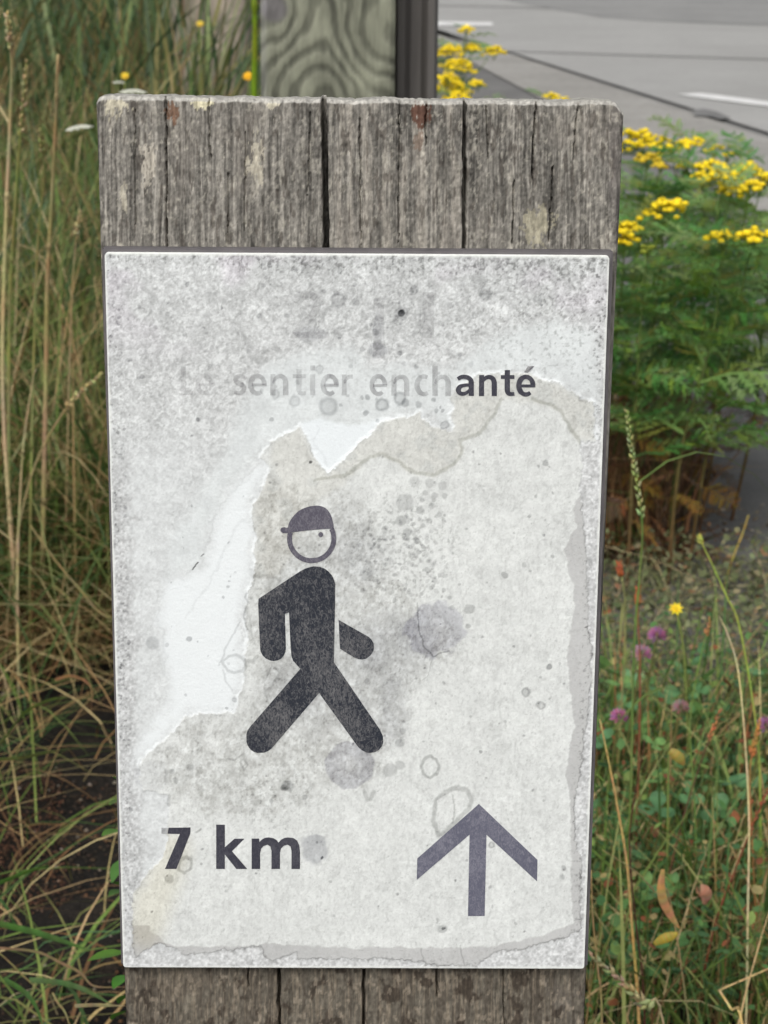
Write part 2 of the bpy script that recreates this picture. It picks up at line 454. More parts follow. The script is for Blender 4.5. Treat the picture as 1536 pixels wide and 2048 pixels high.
# ------------------------------------------------------------------ the wooden post
POST_TOP = to_uv(720, 203)[1] + ZC
DEPTH = 0.055
def build_post():
    y0 = 0.0068
    xl_t, xr_t = to_uv(188, 215)[0], to_uv(1252, 225)[0]
    xl_b, xr_b = to_uv(248, 2046)[0] , to_uv(1173, 2046)[0]
    zt, zb = POST_TOP, to_uv(700, 2046)[1] + ZC
    nf = 520
    # unit cross-section: front from left to right, right side, back, left side; corner radius in metres
    uf = np.linspace(0, 1, nf)
    ns, nb = 26, 30
    U = np.concatenate([uf, np.ones(ns), np.linspace(1, 0, nb), np.zeros(ns)])
    D = np.concatenate([np.zeros(nf), np.linspace(0, 1, ns + 2)[1:-1], np.ones(nb), np.linspace(1, 0, ns + 2)[1:-1]])
    sign_t, sign_b = ZC + SH / 2, ZC - SH / 2
    zrows = np.concatenate([np.linspace(-0.12, sign_b - 0.04, 24)[:-1], np.linspace(sign_b - 0.04, sign_b + 0.01, 75)[:-1],
                            np.linspace(sign_b + 0.01, sign_t - 0.01, 10)[:-1], np.linspace(sign_t - 0.01, zt, 130)])
    nr = len(zrows); m = len(U)
    Zr = np.repeat(zrows[:, None], m, 1)
    t = (Zr - zb) / (zt - zb)
    xl = xl_b + (xl_t - xl_b) * np.clip(t, -0.2, 1)
    xr = xr_b + (xr_t - xr_b) * np.clip(t, -0.2, 1)
    X = xl + (xr - xl) * U[None, :]
    Y = y0 + DEPTH * D[None, :] + 0 * X
    # rounded vertical edges
    r = 0.0022
    for sgn, xe in ((1, xl), (-1, xr)):
        dx = sgn * (X - xe)
        k = np.clip(r - dx, 0, r)
        fr = D[None, :] < 0.5
        Y = np.where((k > 0) & (D[None, :] == 0), Y + (r - np.sqrt(np.maximum(r * r - k * k, 0))), Y)
    # worn top line, chamfer at the right corner
    top = (fbm(X * 90, X * 0 + 3.1, 11) - 0.5) * 0.0016 + (vnoise(X * 700, X * 0, 12) - 0.5) * 0.0005
    px, py = to_px(X, Zr - ZC)
    ch = np.clip((px - 1231) / 20, 0, 1) ** 1.5 * 0.0042
    cl = np.clip((197 - px) / 10, 0, 1) ** 2 * 0.0022
    lift = np.where(px < 640, 0.0006 * (640 - px) / 440, 0) 
    hit = np.clip((Zr - (zt - 0.02)) / 0.02, 0, 1)
    Z = Zr + hit * (top - ch - cl + lift) - hit * DEPTH * 0.09 * D[None, :]
    px, py = to_px(X, Z - ZC)
    # relief of the front: grain, fissures
    front = (D[None, :] == 0)
    wob = (fbm(px / 40, py / 160, 31) - 0.5) * 9
    g1 = fbm((px + wob) / 7, py / 120, 21, 3)
    g2 = fbm((px + wob) / 2.8, py / 45, 22, 2)
    rough_ = fbm(px / 9, py / 9, 23, 3)
    dep = (0.5 - g1) * 0.0011 + (0.5 - g2) * 0.0006 + (0.5 - rough_) * 0.0009
    # edge rounding towards the top
    dep += 0.0018 * np.clip((Zr - (zt - 0.0022)) / 0.0022, 0, 1) ** 2
    cracks = [  # x at top, x at bottom, y from, y to, half width, depth
        (647, 653, 190, 520, 5.2, 0.018), (932, 930, 190, 520, 3.4, 0.014), (328, 331, 195, 520, 1.6, 0.004),
        (1075, 1066, 195, 370, 1.7, 0.005), (415, 418, 200, 330, 1.2, 0.003), (490, 487, 260, 480, 1.0, 0.0025),
        (620, 614, 220, 400, 1.0, 0.0025), (1160, 1150, 200, 330, 1.2, 0.003), (855, 852, 190, 300, 1.6, 0.004),
        (800, 797, 195, 500, 1.2, 0.003), (720, 722, 230, 500, 1.0, 0.0025), (1030, 1027, 360, 505, 1.4, 0.003),
        (1110, 1100, 330, 500, 1.2, 0.003), (455, 452, 340, 500, 1.1, 0.0025), (265, 268, 215, 470, 1.0, 0.002), (975, 978, 210, 330, 1.1, 0.0025),
        (557, 559, 1900, 2200, 2.6, 0.009), (728, 729, 1900, 2200, 2.2, 0.008), (876, 875, 1900, 2010, 1.8, 0.005), (497, 497, 1900, 1990, 1.2, 0.004), (1010, 1012, 1950, 2200, 1.2, 0.003)]
    for xa, xb, ya, yb, hw, dd in cracks:
        tt = np.clip((py - ya) / (yb - ya), 0, 1)
        cx = xa + (xb - xa) * tt + (fbm(py / 24, py * 0 + xa, 41, 3) - 0.5) * (2.5 if hw > 3 else 5)
        w = hw * (0.7 + 0.6 * fbm(py / 30, py * 0 + xa, 43)) * np.where((py > ya) & (py < yb), 1, 0)
        if hw < 3: w = w * sstep(0, 0.08, tt) * sstep(0, 0.12, 1 - tt) if yb < 700 and yb < 515 else w
        dep = np.maximum(dep, dd * sstep(1.25, 0.75, np.abs(px - cx) / np.maximum(w, 0.05)) * (w > 0.05))
    Y = np.where(front, Y + dep, Y + 0)
    side = (~front)
    X = np.where(side & (U[None, :] > 0.99), X - (fbm(Y * 200, Z * 8, 51) - 0.5) * 0.0012, X)
    X = np.where(side & (U[None, :] < 0.01), X + (fbm(Y * 200, Z * 8, 52) - 0.5) * 0.0012, X)
    # colour of the weathered fibres
    st = fbm((px + wob) / 10, py / 200, 61, 4)
    st2 = fbm((px + wob) / 3.0, py / 60, 62, 3)
    bl = fbm(px / 70, py / 90, 63, 4)
    sp = fbm(px / 5, py / 6, 64, 3)
    fs = fbm(px / 2.6, py / 4, 68, 2)
    v = 117 + (st - 0.5) * 66 + (st2 - 0.5) * 62 + (bl - 0.5) * 40 + (sp - 0.5) * 40 + (fs - .5) * 40 + (fbm((px + wob) / 3.2, py / 320, 77, 2) - .5) * 60
    R, Gc, B = v * 1.0, v * 0.975, v * 0.925
    def blend(mask, rr, gg, bb):
        nonlocal R, Gc, B
        k_ = 1.0 + (sp - 0.5) * 0.35
        R = R * (1 - mask) + rr * k_ * mask; Gc = Gc * (1 - mask) + gg * k_ * mask; B = B * (1 - mask) + bb * k_ * mask
    mid = sstep(650, 665, px) * sstep(932, 915, px) * (py < 700)
    blend(0.45 * mid * sstep(0.45, 0.62, st), 160, 154, 144)
    blend(0.35 * sstep(0.55, 0.72, bl), 110, 105, 99)
    blend(0.5 * sstep(0.66, 0.72, fbm(px / 16, py / 42, 65, 4) + 0.22 * (sp - 0.5)), 158, 154, 144)     # pale lichen
    blend(0.45 * sstep(0.68, 0.74, fbm(px / 8, py / 13, 66, 3) + .15 * (fs - .5)), 166, 162, 150)
    blend(0.5 * sstep(0.36, 0.28, fbm(px / 7, py / 30, 67, 3)), 70, 65, 60)                     # dark rot in the grain
    for bx, by, rx, ry, rr, gg, bb, k in [(843, 230, 12, 26, 88, 62, 52, .85), (840, 280, 9, 26, 122, 96, 80, .4), (342, 225, 11, 22, 112, 82, 64, .7),
            (400, 208, 16, 12, 206, 200, 172, .95), (222, 212, 22, 22, 190, 184, 164, .85), (293, 330, 12, 42, 178, 172, 160, .85), (512, 325, 14, 46, 180, 174, 158, .8),
            (243, 395, 8, 26, 182, 176, 160, .8), (1078, 460, 26, 36, 176, 170, 146, .6), (545, 210, 12, 10, 196, 190, 170, .8), (1235, 330, 10, 160, 96, 92, 90, .5),
            (305, 2015, 34, 30, 62, 56, 52, .7), (384, 2010, 9, 14, 190, 184, 168, .9), (378, 2032, 11, 12, 186, 180, 164, .8), (1080, 1990, 60, 50, 80, 74, 68, .6), (960, 2000, 14, 26, 160, 156, 146, .6),
            (1125, 2020, 26, 40, 125, 122, 126, .5), (355, 1985, 60, 30, 138, 124, 112, .5)]:
        rr_ = ((px - bx + (fbm(px / 14, py / 20, 75, 3) - .5) * rx * 2.4) / rx) ** 2 + ((py - by + (fbm(px / 12, py / 22, 76, 3) - .5) * ry * 1.6) / ry) ** 2 + (sp - 0.5) * 2.4 + (st2 - .5) * 1.8
        blend(min(1, k * 1.05) * sstep(1.25, 0.85, rr_), rr, gg, bb)
    blend(0.75 * (py > 1900), 92, 86, 76)  # dark brown wood below the sign, with the plate's shadow painted in
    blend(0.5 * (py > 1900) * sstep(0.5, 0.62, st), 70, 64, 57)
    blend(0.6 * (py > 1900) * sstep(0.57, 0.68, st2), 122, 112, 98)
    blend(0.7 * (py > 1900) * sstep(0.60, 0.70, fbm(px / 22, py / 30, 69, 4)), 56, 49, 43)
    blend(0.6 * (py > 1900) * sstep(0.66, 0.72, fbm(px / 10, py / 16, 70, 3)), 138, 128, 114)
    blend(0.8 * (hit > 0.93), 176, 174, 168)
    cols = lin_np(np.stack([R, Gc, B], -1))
    V = np.stack([X, Y, Z], -1).reshape(-1, 3)
    ids = np.arange(nr * m).reshape(nr, m)
    nx_ = np.roll(ids, -1, 1)
    q = np.stack([ids[:-1], nx_[:-1], nx_[1:], ids[1:]], -1).reshape(-1, 4)
    # top face: rows from the front edge to the back edge
    nt = 12
    tf = V.reshape(nr, m, 3)[-1, :nf]
    back_z = tf[:, 2] - DEPTH * 0.09
    rowsv, rowsc, rid = [], [], [ids[-1, :nf]]
    for i in range(1, nt + 1):
        s = i / nt
        zz = tf[:, 2] + (back_z - tf[:, 2]) * s + 0.0006 * math.sin(min(s * 4, 1) * math.pi / 2) + (fbm(tf[:, 0] * 300, tf[:, 0] * 0 + s * 9, 71) - 0.5) * 0.001
        ym = tf[:, 1].min()
        yy = np.where(True, np.maximum(tf[:, 1], y0 + 0.0015) * (1 - s) + (y0 + DEPTH) * s, 0)
        # fissures run across the end grain
        dep_top = np.clip(tf[:, 1] - y0 - 0.004, 0, 0.02) * (1 - s)
        rowsv.append(np.stack([tf[:, 0], yy, zz - dep_top], -1))
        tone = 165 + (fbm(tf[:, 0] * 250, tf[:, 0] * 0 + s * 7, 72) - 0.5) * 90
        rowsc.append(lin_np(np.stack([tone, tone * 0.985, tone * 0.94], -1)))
        rid.append(len(V) + (i - 1) * nf + np.arange(nf))
    V = np.concatenate([V] + rowsv); cols = np.concatenate([cols.reshape(-1, 3)] + rowsc)
    rid = np.array(rid)
    q2 = np.stack([rid[:-1, :-1], rid[:-1, 1:], rid[1:, 1:], rid[1:, :-1]], -1).reshape(-1, 4)
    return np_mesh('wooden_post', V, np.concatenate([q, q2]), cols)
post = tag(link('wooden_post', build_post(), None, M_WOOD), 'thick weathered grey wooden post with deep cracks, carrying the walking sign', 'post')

# ------------------------------------------------------------------ the sign plate
sign = thing('trail_sign', (0, 0, ZC), 'white weathered trail sign with walking figure, arrow and 7 km, fixed on the grey post', 'sign')

def box_mesh(name, x0, x1, y0, y1, z0, z1, bev=0.0006):
    import bmesh
    bm = bmesh.new()
    bmesh.ops.create_cube(bm, size=1)
    for v in bm.verts:
        v.co = ((x0 + x1) / 2 + v.co.x * (x1 - x0), (y0 + y1) / 2 + v.co.y * (y1 - y0), (z0 + z1) / 2 + v.co.z * (z1 - z0))
    if bev:
        bmesh.ops.bevel(bm, geom=bm.edges[:], offset=bev, segments=2, affect='EDGES')
    me = bpy.data.meshes.new(name); bm.to_mesh(me); bm.free()
    return me
link('backing_panel', box_mesh('backing_panel', -SW / 2 - 0.0011, SW / 2 + 0.0016, 0.0022, 0.0064, -SH / 2 - 0.0003, SH / 2 + 0.0016), sign, M_BACK)

FILM = [(545,884),(562,872),(585,862),(601,851),(609,868),(621,888),(624,908),(638,926),(656,944),(668,940),(684,922),(702,905),(724,882),(744,866),(764,842),(782,840),(800,832),(818,834),(840,822),(846,838),(866,850),(884,858),(905,866),(908,852),(902,836),(906,812),(902,794),(914,772),(938,756),(962,748),(1010,748),(1062,746),(1078,757),(1098,766),(1118,765),(1132,780),(1152,786),(1162,800),(1187,803),(1190,886),(1162,884),(1160,905),(1166,930),(1160,980),(1168,1060),(1174,1110),(1176,1180),(1178,1260),(1184,1262),(1182,1360),(1176,1440),(1170,1472),(1160,1560),(1152,1600),(1150,1650),(1156,1700),(1166,1740),(1160,1800),(1164,1856),(1148,1864),(1110,1880),(1070,1890),(1040,1898),(985,1903),(968,1918),(955,1930),(930,1931),(880,1930),(850,1926),(800,1918),(700,1916),(622,1918),(596,1918),(594,1904),(552,1920),(532,1915),(521,1892),(440,1901),(400,1908),(372,1909),(345,1895),(322,1885),(300,1895),(272,1917),(266,1900),(266,1790),(300,1742),(322,1722),(334,1695),(338,1640),(340,1592),(325,1585),(290,1582),(278,1560),(280,1525),(300,1502),(330,1482),(352,1456),(376,1430),(400,1428),(440,1427),(470,1424),(478,1396),(488,1370),(490,1330),(492,1300),(498,1262),(490,1240),(495,1212),(497,1180),(508,1160),(511,1130),(507,1100),(516,1072),(503,1040),(506,1010),(520,986),(534,955),(541,937),(522,914),(530,898)]
BRIGHT_A = [(520,912),(540,936),(532,960),(505,1010),(515,1070),(508,1130),(494,1210),(490,1340),(472,1425),(376,1430),(330,1480),(296,1502),(262,1540),(255,1560),(262,1500),(300,1440),(338,1400),(330,1340),(322,1280),(312,1240),(320,1190),(330,1160),(400,1130),(420,1060),(440,1000),(480,950)]
BRIGHT_B = [(604,849),(640,836),(700,852),(765,838),(735,872),(702,906),(670,944),(655,944),(635,925),(621,905),(622,885),(610,866)]
PALE = [(470,830),(500,770),(540,720),(620,700),(700,690),(740,735),(800,720),(900,735),(960,690),(1020,655),(1110,640),(1195,660),(1198,800),(1150,790),(1100,768),(1060,748),(935,752),(905,800),(908,866),(840,824),(764,845),(655,945),(545,884),(520,915),(460,980),(420,1060),(400,1130),(340,1150),(330,1100),(400,980),(450,900)]
INNER_BAND = [(1168,985),(1150,1000),(1146,1020),(1154,1050),(1140,1070),(1130,1100),(1140,1150),(1150,1180),(1146,1230),(1132,1320),(1142,1400),(1150,1450),(1138,1490),(1132,1550),(1140,1600),(1142,1680),(1144,1780),(1146,1845),(1090,1868),(1020,1884),(960,1893),(880,1895),(800,1893),(700,1895),(560,1888),(440,1894),(350,1890),(318,1876),(300,1860),(296,1780),(330,1740)]
TIDE1 = [(630,960),(690,950),(740,915),(765,905),(800,925),(830,945),(870,950),(905,930),(925,905),(920,880),(960,865),(990,830),(1002,800)]
TIDE2 = [(1065,798),(1100,808),(1122,820),(1135,850),(1150,870),(1160,885)]
DARKFILM = [(545,884),(601,851),(624,908),(656,944),(702,905),(764,842),(840,822),(905,866),(902,800),(940,758),(1062,746),(1150,786),(1190,803),(1190,886),(1150,880),(1122,825),(1095,812),(1004,800),(990,830),(960,865),(922,880),(928,905),(905,935),(870,952),(820,945),(765,908),(735,920),(690,965),(640,1000),(600,1080),(560,1150),(500,1160),(515,1070),(505,1010),(541,937)]
SPOTS = [(590,800,11,32,1),(552,788,9,34,1),(657,814,19,42,1),(765,810,13,55,1),(800,798,13,50,1),(812,806,8,42,0),(733,827,6,45,0),(683,811,4,40,0),(754,843,4,40,0),(838,809,6,36,0),(890,850,8,45,1),(868,800,4,50,0),(880,815,3,45,0),(872,822,5,40,0),(886,822,4,45,0),(543,839,5,40,0),(640,739,8,34,1),(676,600,15,40,1),(712,604,7,32,0),(802,626,7,110,0),(802,626,14,30,0),(828,580,9,40,0),(790,640,5,20,0),(680,665,11,22,1),(752,664,7,34,0),(757,690,10,26,0),(900,612,6,26,0),(970,590,14,28,0),(1075,600,9,26,0),(396,838,4,70,0),(384,870,3,60,0),(420,860,3,40,0),
 (860,965,9,26,0),(886,970,9,26,0),(830,962,10,24,0),(810,1005,17,34,0),(842,1020,7,34,0),(802,1042,10,34,0),(865,1012,6,30,0),(816,1065,9,40,0),(834,1080,7,40,0),(848,1092,5,50,0),(838,1105,5,34,0),(770,1060,6,26,0),(760,1080,5,28,0),(765,1100,5,28,0),(735,1145,14,22,0),(790,1150,5,30,0),(855,1140,6,34,0),(870,1160,6,34,0),(888,1180,5,34,0),(810,1180,4,36,0),(845,1185,4,36,0),(1010,1150,7,42,0),(1049,1130,5,30,0),(1060,1142,3,40,0),(1105,1112,4,42,0),(940,1218,10,36,0),(938,1252,5,36,0),(1098,1333,6,62,0),(1052,1384,10,56,1),(1083,1410,9,48,1),(1082,1353,3,40,0),(890,1365,3,40,0),(1092,927,6,42,0),(1078,932,3,40,0),(946,903,3,44,0),(1048,1472,3,50,0),(963,1503,3,60,0),(983,1689,7,60,1),(886,1857,8,40,0),(888,1856,3,80,0),(645,1716,3,110,0),(576,1572,12,48,0),(570,1575,7,40,0),(610,1595,6,34,0),(545,1600,4,36,0),(340,1757,9,38,0),(352,1560,6,32,0),(382,1535,8,30,0),(345,1543,5,28,0),(378,1278,5,52,0),(335,1290,4,34,0),(415,1310,2,40,0),(470,1399,5,40,0),(454,1416,3,50,0),(800,1530,10,30,0),(780,1540,14,28,0),(800,1485,8,34,0),(805,1462,6,30,0),(735,1362,5,26,0),(1128,1735,5,40,0),(1125,1752,6,34,0),(305,1285,13,26,0),(880,1250,2,110,0),(622,922,3,120,0)]
_r = random.Random(3)
SPOTS += [(_r.uniform(300, 1150), _r.uniform(900, 1880), _r.uniform(1.4, 3.2), _r.uniform(22, 60), 0) for _ in range(170)]
SPOTS += [(_r.gauss(700, 260), _r.uniform(515, 800), _r.uniform(1.6, 5.5), _r.uniform(16, 44), 0) for _ in range(120)]
SPOTS += [(_r.uniform(222, 262) , _r.uniform(560, 1900), _r.uniform(1.6, 4.5), _r.uniform(16, 50), 0) for _ in range(60)]
WALKSPOTS = [(690 + 230 * float(vnoise(np.array(i * 1.7), np.array(3.3), 5)), 1000 + 220 * float(vnoise(np.array(i * 2.3), np.array(7.7), 6)), 2 + 3.0 * float(vnoise(np.array(i * 1.1), np.array(1.7), 8)), 24, 0) for i in range(150)]
SPOTS += [(x, y, r, 30, 0) for x, y, r in ((852,985,6),(870,990,7),(890,992,6),(846,1000,5),(868,1000,5),(880,1030,5),(858,1040,6),(846,1052,5),(826,1048,5),(820,1092,5),(800,1100,4),(786,1075,4),(776,1120,5),(752,1110,4),(800,1128,4),(826,1130,4),(866,1130,4),(880,1150,4),(862,1176,4),(900,1196,4),(830,1160,4),(740,1070,4),(720,1090,4),(726,1180,5),(770,1180,4),(790,1200,5),(905,1215,5))]

def build_sign():
    nx, ny = 540, 800
    u = np.linspace(-SW / 2, SW / 2, nx); v = np.linspace(-SH / 2, SH / 2, ny)
    U, V = np.meshgrid(u, v)
    # rounded corners of the plate
    r = 0.0014
    cx, cz = SW / 2 - r, SH / 2 - r
    du, dv = np.abs(U) - cx, np.abs(V) - cz
    msk = (du > 0) & (dv > 0)
    hyp = np.hypot(du, dv)
    k = np.where(msk & (hyp > r), r / np.maximum(hyp, 1e-9), 1)
    U = np.where(msk, np.sign(U) * (cx + du * k), U); V = np.where(msk, np.sign(V) * (cz + dv * k), V)
    px, py = to_px(U, V)
    jx = (fbm(px / 16, py / 16, 101, 4) - 0.5) * 22; jy = (fbm(px / 16, py / 16, 102, 4) - 0.5) * 22
    wx, wy = px + jx, py + jy
    sx, sy = px + jx * 0.45, py + jy * 0.45
    worm = np.abs(fbm((px + jx) / 9, (py + jy) / 9, 103, 3) - 0.5) * 2      # thin dark ridges near zero
    grain = fbm(px / 4.5, py / 4.5, 104, 2)
    big = fbm(px / 90, py / 90, 105, 4)
    med = fbm(px / 28, py / 28, 106, 4)
    # mottled dirty upper layer
    L = 200 + (big - 0.5) * 24 + (med - 0.5) * 24 + sstep(0.02, 0.22, worm) * 14 - 7 + (grain - 0.5) * 30 + (fbm(px / 2.6, py / 2.6, 121, 2) - .5) * 20
    curls = fbm((px + jx * 1.5) / 7, (py - jy * 1.5) / 7, 107, 2)
    L = L + sstep(0.58, 0.66, curls) * 14 - sstep(0.40, 0.33, curls) * 14
    tR, tG, tB = L * 0.995, L * 1.0, L * 0.998
    purple = sstep(0.5, 0.7, fbm(px / 120, py / 120, 108, 3)) * sstep(760, 560, py)
    tG = tG - 4 * purple
    def mix(mask, r_, g_, b_):
        nonlocal tR, tG, tB
        tR = tR * (1 - mask) + r_ * mask; tG = tG * (1 - mask) + g_ * mask; tB = tB * (1 - mask) + b_ * mask
    def add(a, kr=1, kg=1, kb=1):
        nonlocal tR, tG, tB
        tR = tR + a * kr; tG = tG + a * kg; tB = tB + a * kb
    # lighter wash below the dirty corner
    lower = sstep(800, 1000, wy + (px - 200) * 0.2) * sstep(560, 300, px)
    Lw = 216 + (med - 0.5) * 22 + (grain - 0.5) * 26 + (curls - .5) * 10
    mix(0.8 * lower, Lw * .99, Lw, Lw * 1.0)
    dp = sd_poly(wx, wy, PALE)
    Lp = 222 + (med - 0.5) * 24 + (grain - 0.5) * 16
    mix(0.85 * sstep(16, -22, dp), Lp * .985, Lp, Lp * 1.0)
    # grey dirt strip along the left edge and top edge
    le = px - (209 + (py - 504) * 0.0266)
    re = (1219 - (py - 513) * 0.0351) - px
    te = py - (504 + (px - 209) * 0.009)
    be = 1936 - py
    mix(0.7 * sstep(60, 20, le + (med - .5) * 50) * sstep(850, 1000, py), *(188 + (grain - .5) * 90 + (curls - .5) * 40 for _ in range(3)))
    # clear white
    da = sd_poly(sx, sy, BRIGHT_A)
    wa = sstep(14, -26, da + (med - 0.5) * 34)
    W = 236 + (med - 0.5) * 5 + (grain - 0.5) * 3
    mix(wa, W * .987, W, W * 1.004)
    db = sd_poly(sx, sy, BRIGHT_B)
    mix(sstep(5, -5, db), W * .983, W, W * 1.008)
    # faint edges of older layers inside the white
    for pts in ([(600,1000-20),(560,985),(470,1060),(440,1120),(400,1190),(370,1240)], [(545,900),(470,980),(440,1010),(420,1075),(398,1135)], [(320,1180),(318,1230),(330,1300),(330,1350)], [(640,850),(630,885),(640,905),(652,925)]):
        d_ = sd_line(wx, wy, pts)
        add(-9 * sstep(4, 1, d_))
    # the film of the print, torn around its edge
    rag = (fbm(px / 6, py / 6, 109, 3) - 0.5) * 9
    df = sd_poly(px + jx * 0.35, py + jy * 0.35, FILM) + rag
    film = sstep(1.2, -1.2, df)
    Lf = 220 + (big - 0.5) * 16 + (med - 0.5) * 16 + (grain - 0.5) * 18
    Lf = Lf + sstep(0.60, 0.68, curls) * 5 - sstep(0.38, 0.30, curls) * 7
    fibre = fbm((px + jx * .6) / 3.4, (py + jy + px * .2) / 10, 110, 3)
    Lf = Lf - 10 * sstep(0.60, 0.72, fibre)
    mR, mG, mB = Lf * 0.994, Lf * 1.0, Lf * 0.989
    dd = sd_poly(wx * .5 + px * .5, wy * .5 + py * .5, DARKFILM)
    dk = sstep(8, -10, dd)
    mR = mR - dk * 7; mG = mG - dk * 8.5; mB = mB - dk * 11
    mot = sstep(0.55, 0.7, fbm(px / 26, py / 26, 118, 3)) * dk
    mR = mR - mot * 10; mG = mG - mot * 9; mB = mB - mot * 8
    ZONE = [(505,1010),(540,950),(590,960),(640,990),(700,970),(740,1010),(760,1060),(790,1120),(850,1190),(930,1245),(932,1310),(866,1325),(836,1380),(806,1470),(770,1560),(700,1580),(640,1600),(560,1640),(470,1640),(345,1620),(300,1570),(300,1510),(376,1440),(480,1440),(495,1240)]
    dz = sd_poly(wx, wy, ZONE)
    zk = 0.85 * sstep(8, -26, dz + (med - .5) * 60)
    zt_ = 11 + (fbm(px / 20, py / 20, 122, 4) - .5) * 38 + (fbm(px / 6, py / 8, 124, 2) - .5) * 30 + sstep(.10, .0, np.abs(fbm((px + jx) / 34, (py + jy) / 34, 123, 3) - .5)) * 9
    zt_ = zt_ + 20 * sstep(.66, .74, fbm(px / 4.6, py / 5.5, 125, 2)) + 13 * sstep(.60, .66, fbm(px / 11, py / 11, 126, 3)) - 12 * sstep(.60, .68, fbm(px / 15, py / 15, 127, 3))
    mR = mR - zk * zt_; mG = mG - zk * zt_ * 1.03; mB = mB - zk * zt_ * 1.06
    # water-stained rim along the right and the bottom
    d_in = sd_poly(px + jx * .5, py + jy * .5, INNER_BAND + [(700, 1500), (1000, 1300), (1080, 985)])
    rim = film * ((px > 1128) & (py > 985) | (py > 1850)) * sstep(-1.5, 2.5, d_in)
    mR = mR - 13 * rim; mG = mG - 14 * rim; mB = mB - 15 * rim
    sm = rim
    # smooth wet look on the rim: less grain
    flat = 190 + (big - .5) * 14 + (grain - .5) * 8
    mR = mR * (1 - .85 * rim) + flat * 1.0 * .85 * rim; mG = mG * (1 - .85 * rim) + flat * .997 * .85 * rim; mB = mB * (1 - .85 * rim) + flat * .993 * .85 * rim
    tR = tR * (1 - film) + mR * film; tG = tG * (1 - film) + mG * film; tB = tB * (1 - film) + mB * film
    # yellowed lower left corner
    yl = sd_line(px, py, [(300, 1800), (290, 1860), (330, 1750), (345, 1700)])
    yk = film * sstep(60, 10, yl)
    add(yk, -4, -7, -15)
    # bright curl along the torn edge, thin shadowless lip
    lip = np.exp(-((df - 3) / (2 + 3 * fbm(px / 22, py / 22, 132, 2))) ** 2) * sstep(0.35, 0.6, med + 0.12)
    lip = lip * ((px < 960) & (py < 1560) | (py < 900))
    mix(0.7 * lip * sstep(.3, .6, fbm(px / 30, py / 30, 131, 3)), 243, 246, 247)
    line = np.exp(-((df + 1.5) / 1.6) ** 2) * sstep(0.45, 0.62, fbm(px / 40, py / 40, 111, 3))
    add(-20 * line)
    rimline = np.exp(-((df + 0.5) / 1.4) ** 2) * ((py > 1840) | (px > 1110) & (py > 1000))
    add(-30 * rimline * sstep(.3, .6, med + .15))
    # tide marks
    for pts, a in ((TIDE1, 24), (TIDE2, 24)):
        d_ = sd_line(wx * .4 + px * .6, wy * .4 + py * .6, pts)
        add(-a * sstep(5.5, 1.5, d_), 1, 1, 1.1)
    d_ = sd_poly(wx, wy, [(1126, 838), (1150, 832), (1160, 852), (1150, 868), (1132, 866)])
    add(-16 * sstep(3, -3, d_))
    run = fbm((px + jx + py * .03) / 6, (py + jy * 3) / 110, 141, 3)
    add(-4.5 * sstep(0.60, 0.74, run) * film)
    add(-12 * sstep(0.62, 0.74, fbm(px / 4, py / 60, 142, 2)) * sstep(120, 0, te) )
    fleck = fbm(px / 3.4, py / 3.4, 143, 2)
    add(-20 * sstep(0.80, 0.86, fleck) * film)
    # grey patches under the film
    def patch(cx_, cy_, rx, ry, a, soft=0.25, w=0.5, purple_=0):
        q_ = np.hypot((px + jx * w - cx_) / rx, (py + jy * w - cy_) / ry)
        add(-a * sstep(1 + soft, 1 - soft, q_), 1, 1 + 0.04 * purple_, 0.9 - 0.1 * purple_)
    patch(872, 1258, 58, 54, 27, 0.07, 1.3, .6); patch(866, 1272, 36, 34, -13, 0.5); patch(838, 1272, 40, 44, 10, .3, 1.2)
    patch(800, 1300, 70, 66, 12, 0.5); patch(760, 1270, 60, 60, 8, .5)
    patch(700, 1530, 49, 47, 25, 0.04, 0.45, .6); patch(700, 1528, 30, 28, -9, 0.4); patch(703, 1528, 13, 13, -12, 0.5)
    patch(632, 1698, 26, 32, 34, 0.2, 1.1); patch(470, 1700, 14, 20, -10, .3)
    patch(640, 1420, 60, 60, 10, 0.5); patch(600, 1360, 60, 60, 10, .5); patch(560, 1380, 60, 50, 9, 0.6)
    patch(640, 1150, 90, 60, 8, 0.6); patch(735, 1120, 50, 50, 9, .6); patch(700, 1060, 40, 60, 8, .6)
    patch(740, 1410, 50, 90, 10, .5); patch(790, 1420, 28, 70, 14, .4, .9); patch(700, 1300, 60, 60, 8, .5)
    patch(305, 1550, 34, 30, 10, .2)
    patch(622, 668, 32, 14, 16, .3); patch(755, 700, 20, 14, 18, .2); patch(757, 655, 9, 30, 14, .3)
    # ghost bars of a lost emblem
    for x0, x1, y0, y1, a in ((838, 868, 585, 676, 6), (740, 772, 690, 716, 10)):
        add(-a * sstep(-3, 3, px - x0) * sstep(3, -3, px - x1) * sstep(-6, 6, py - y0) * sstep(6, -6, py - y1))
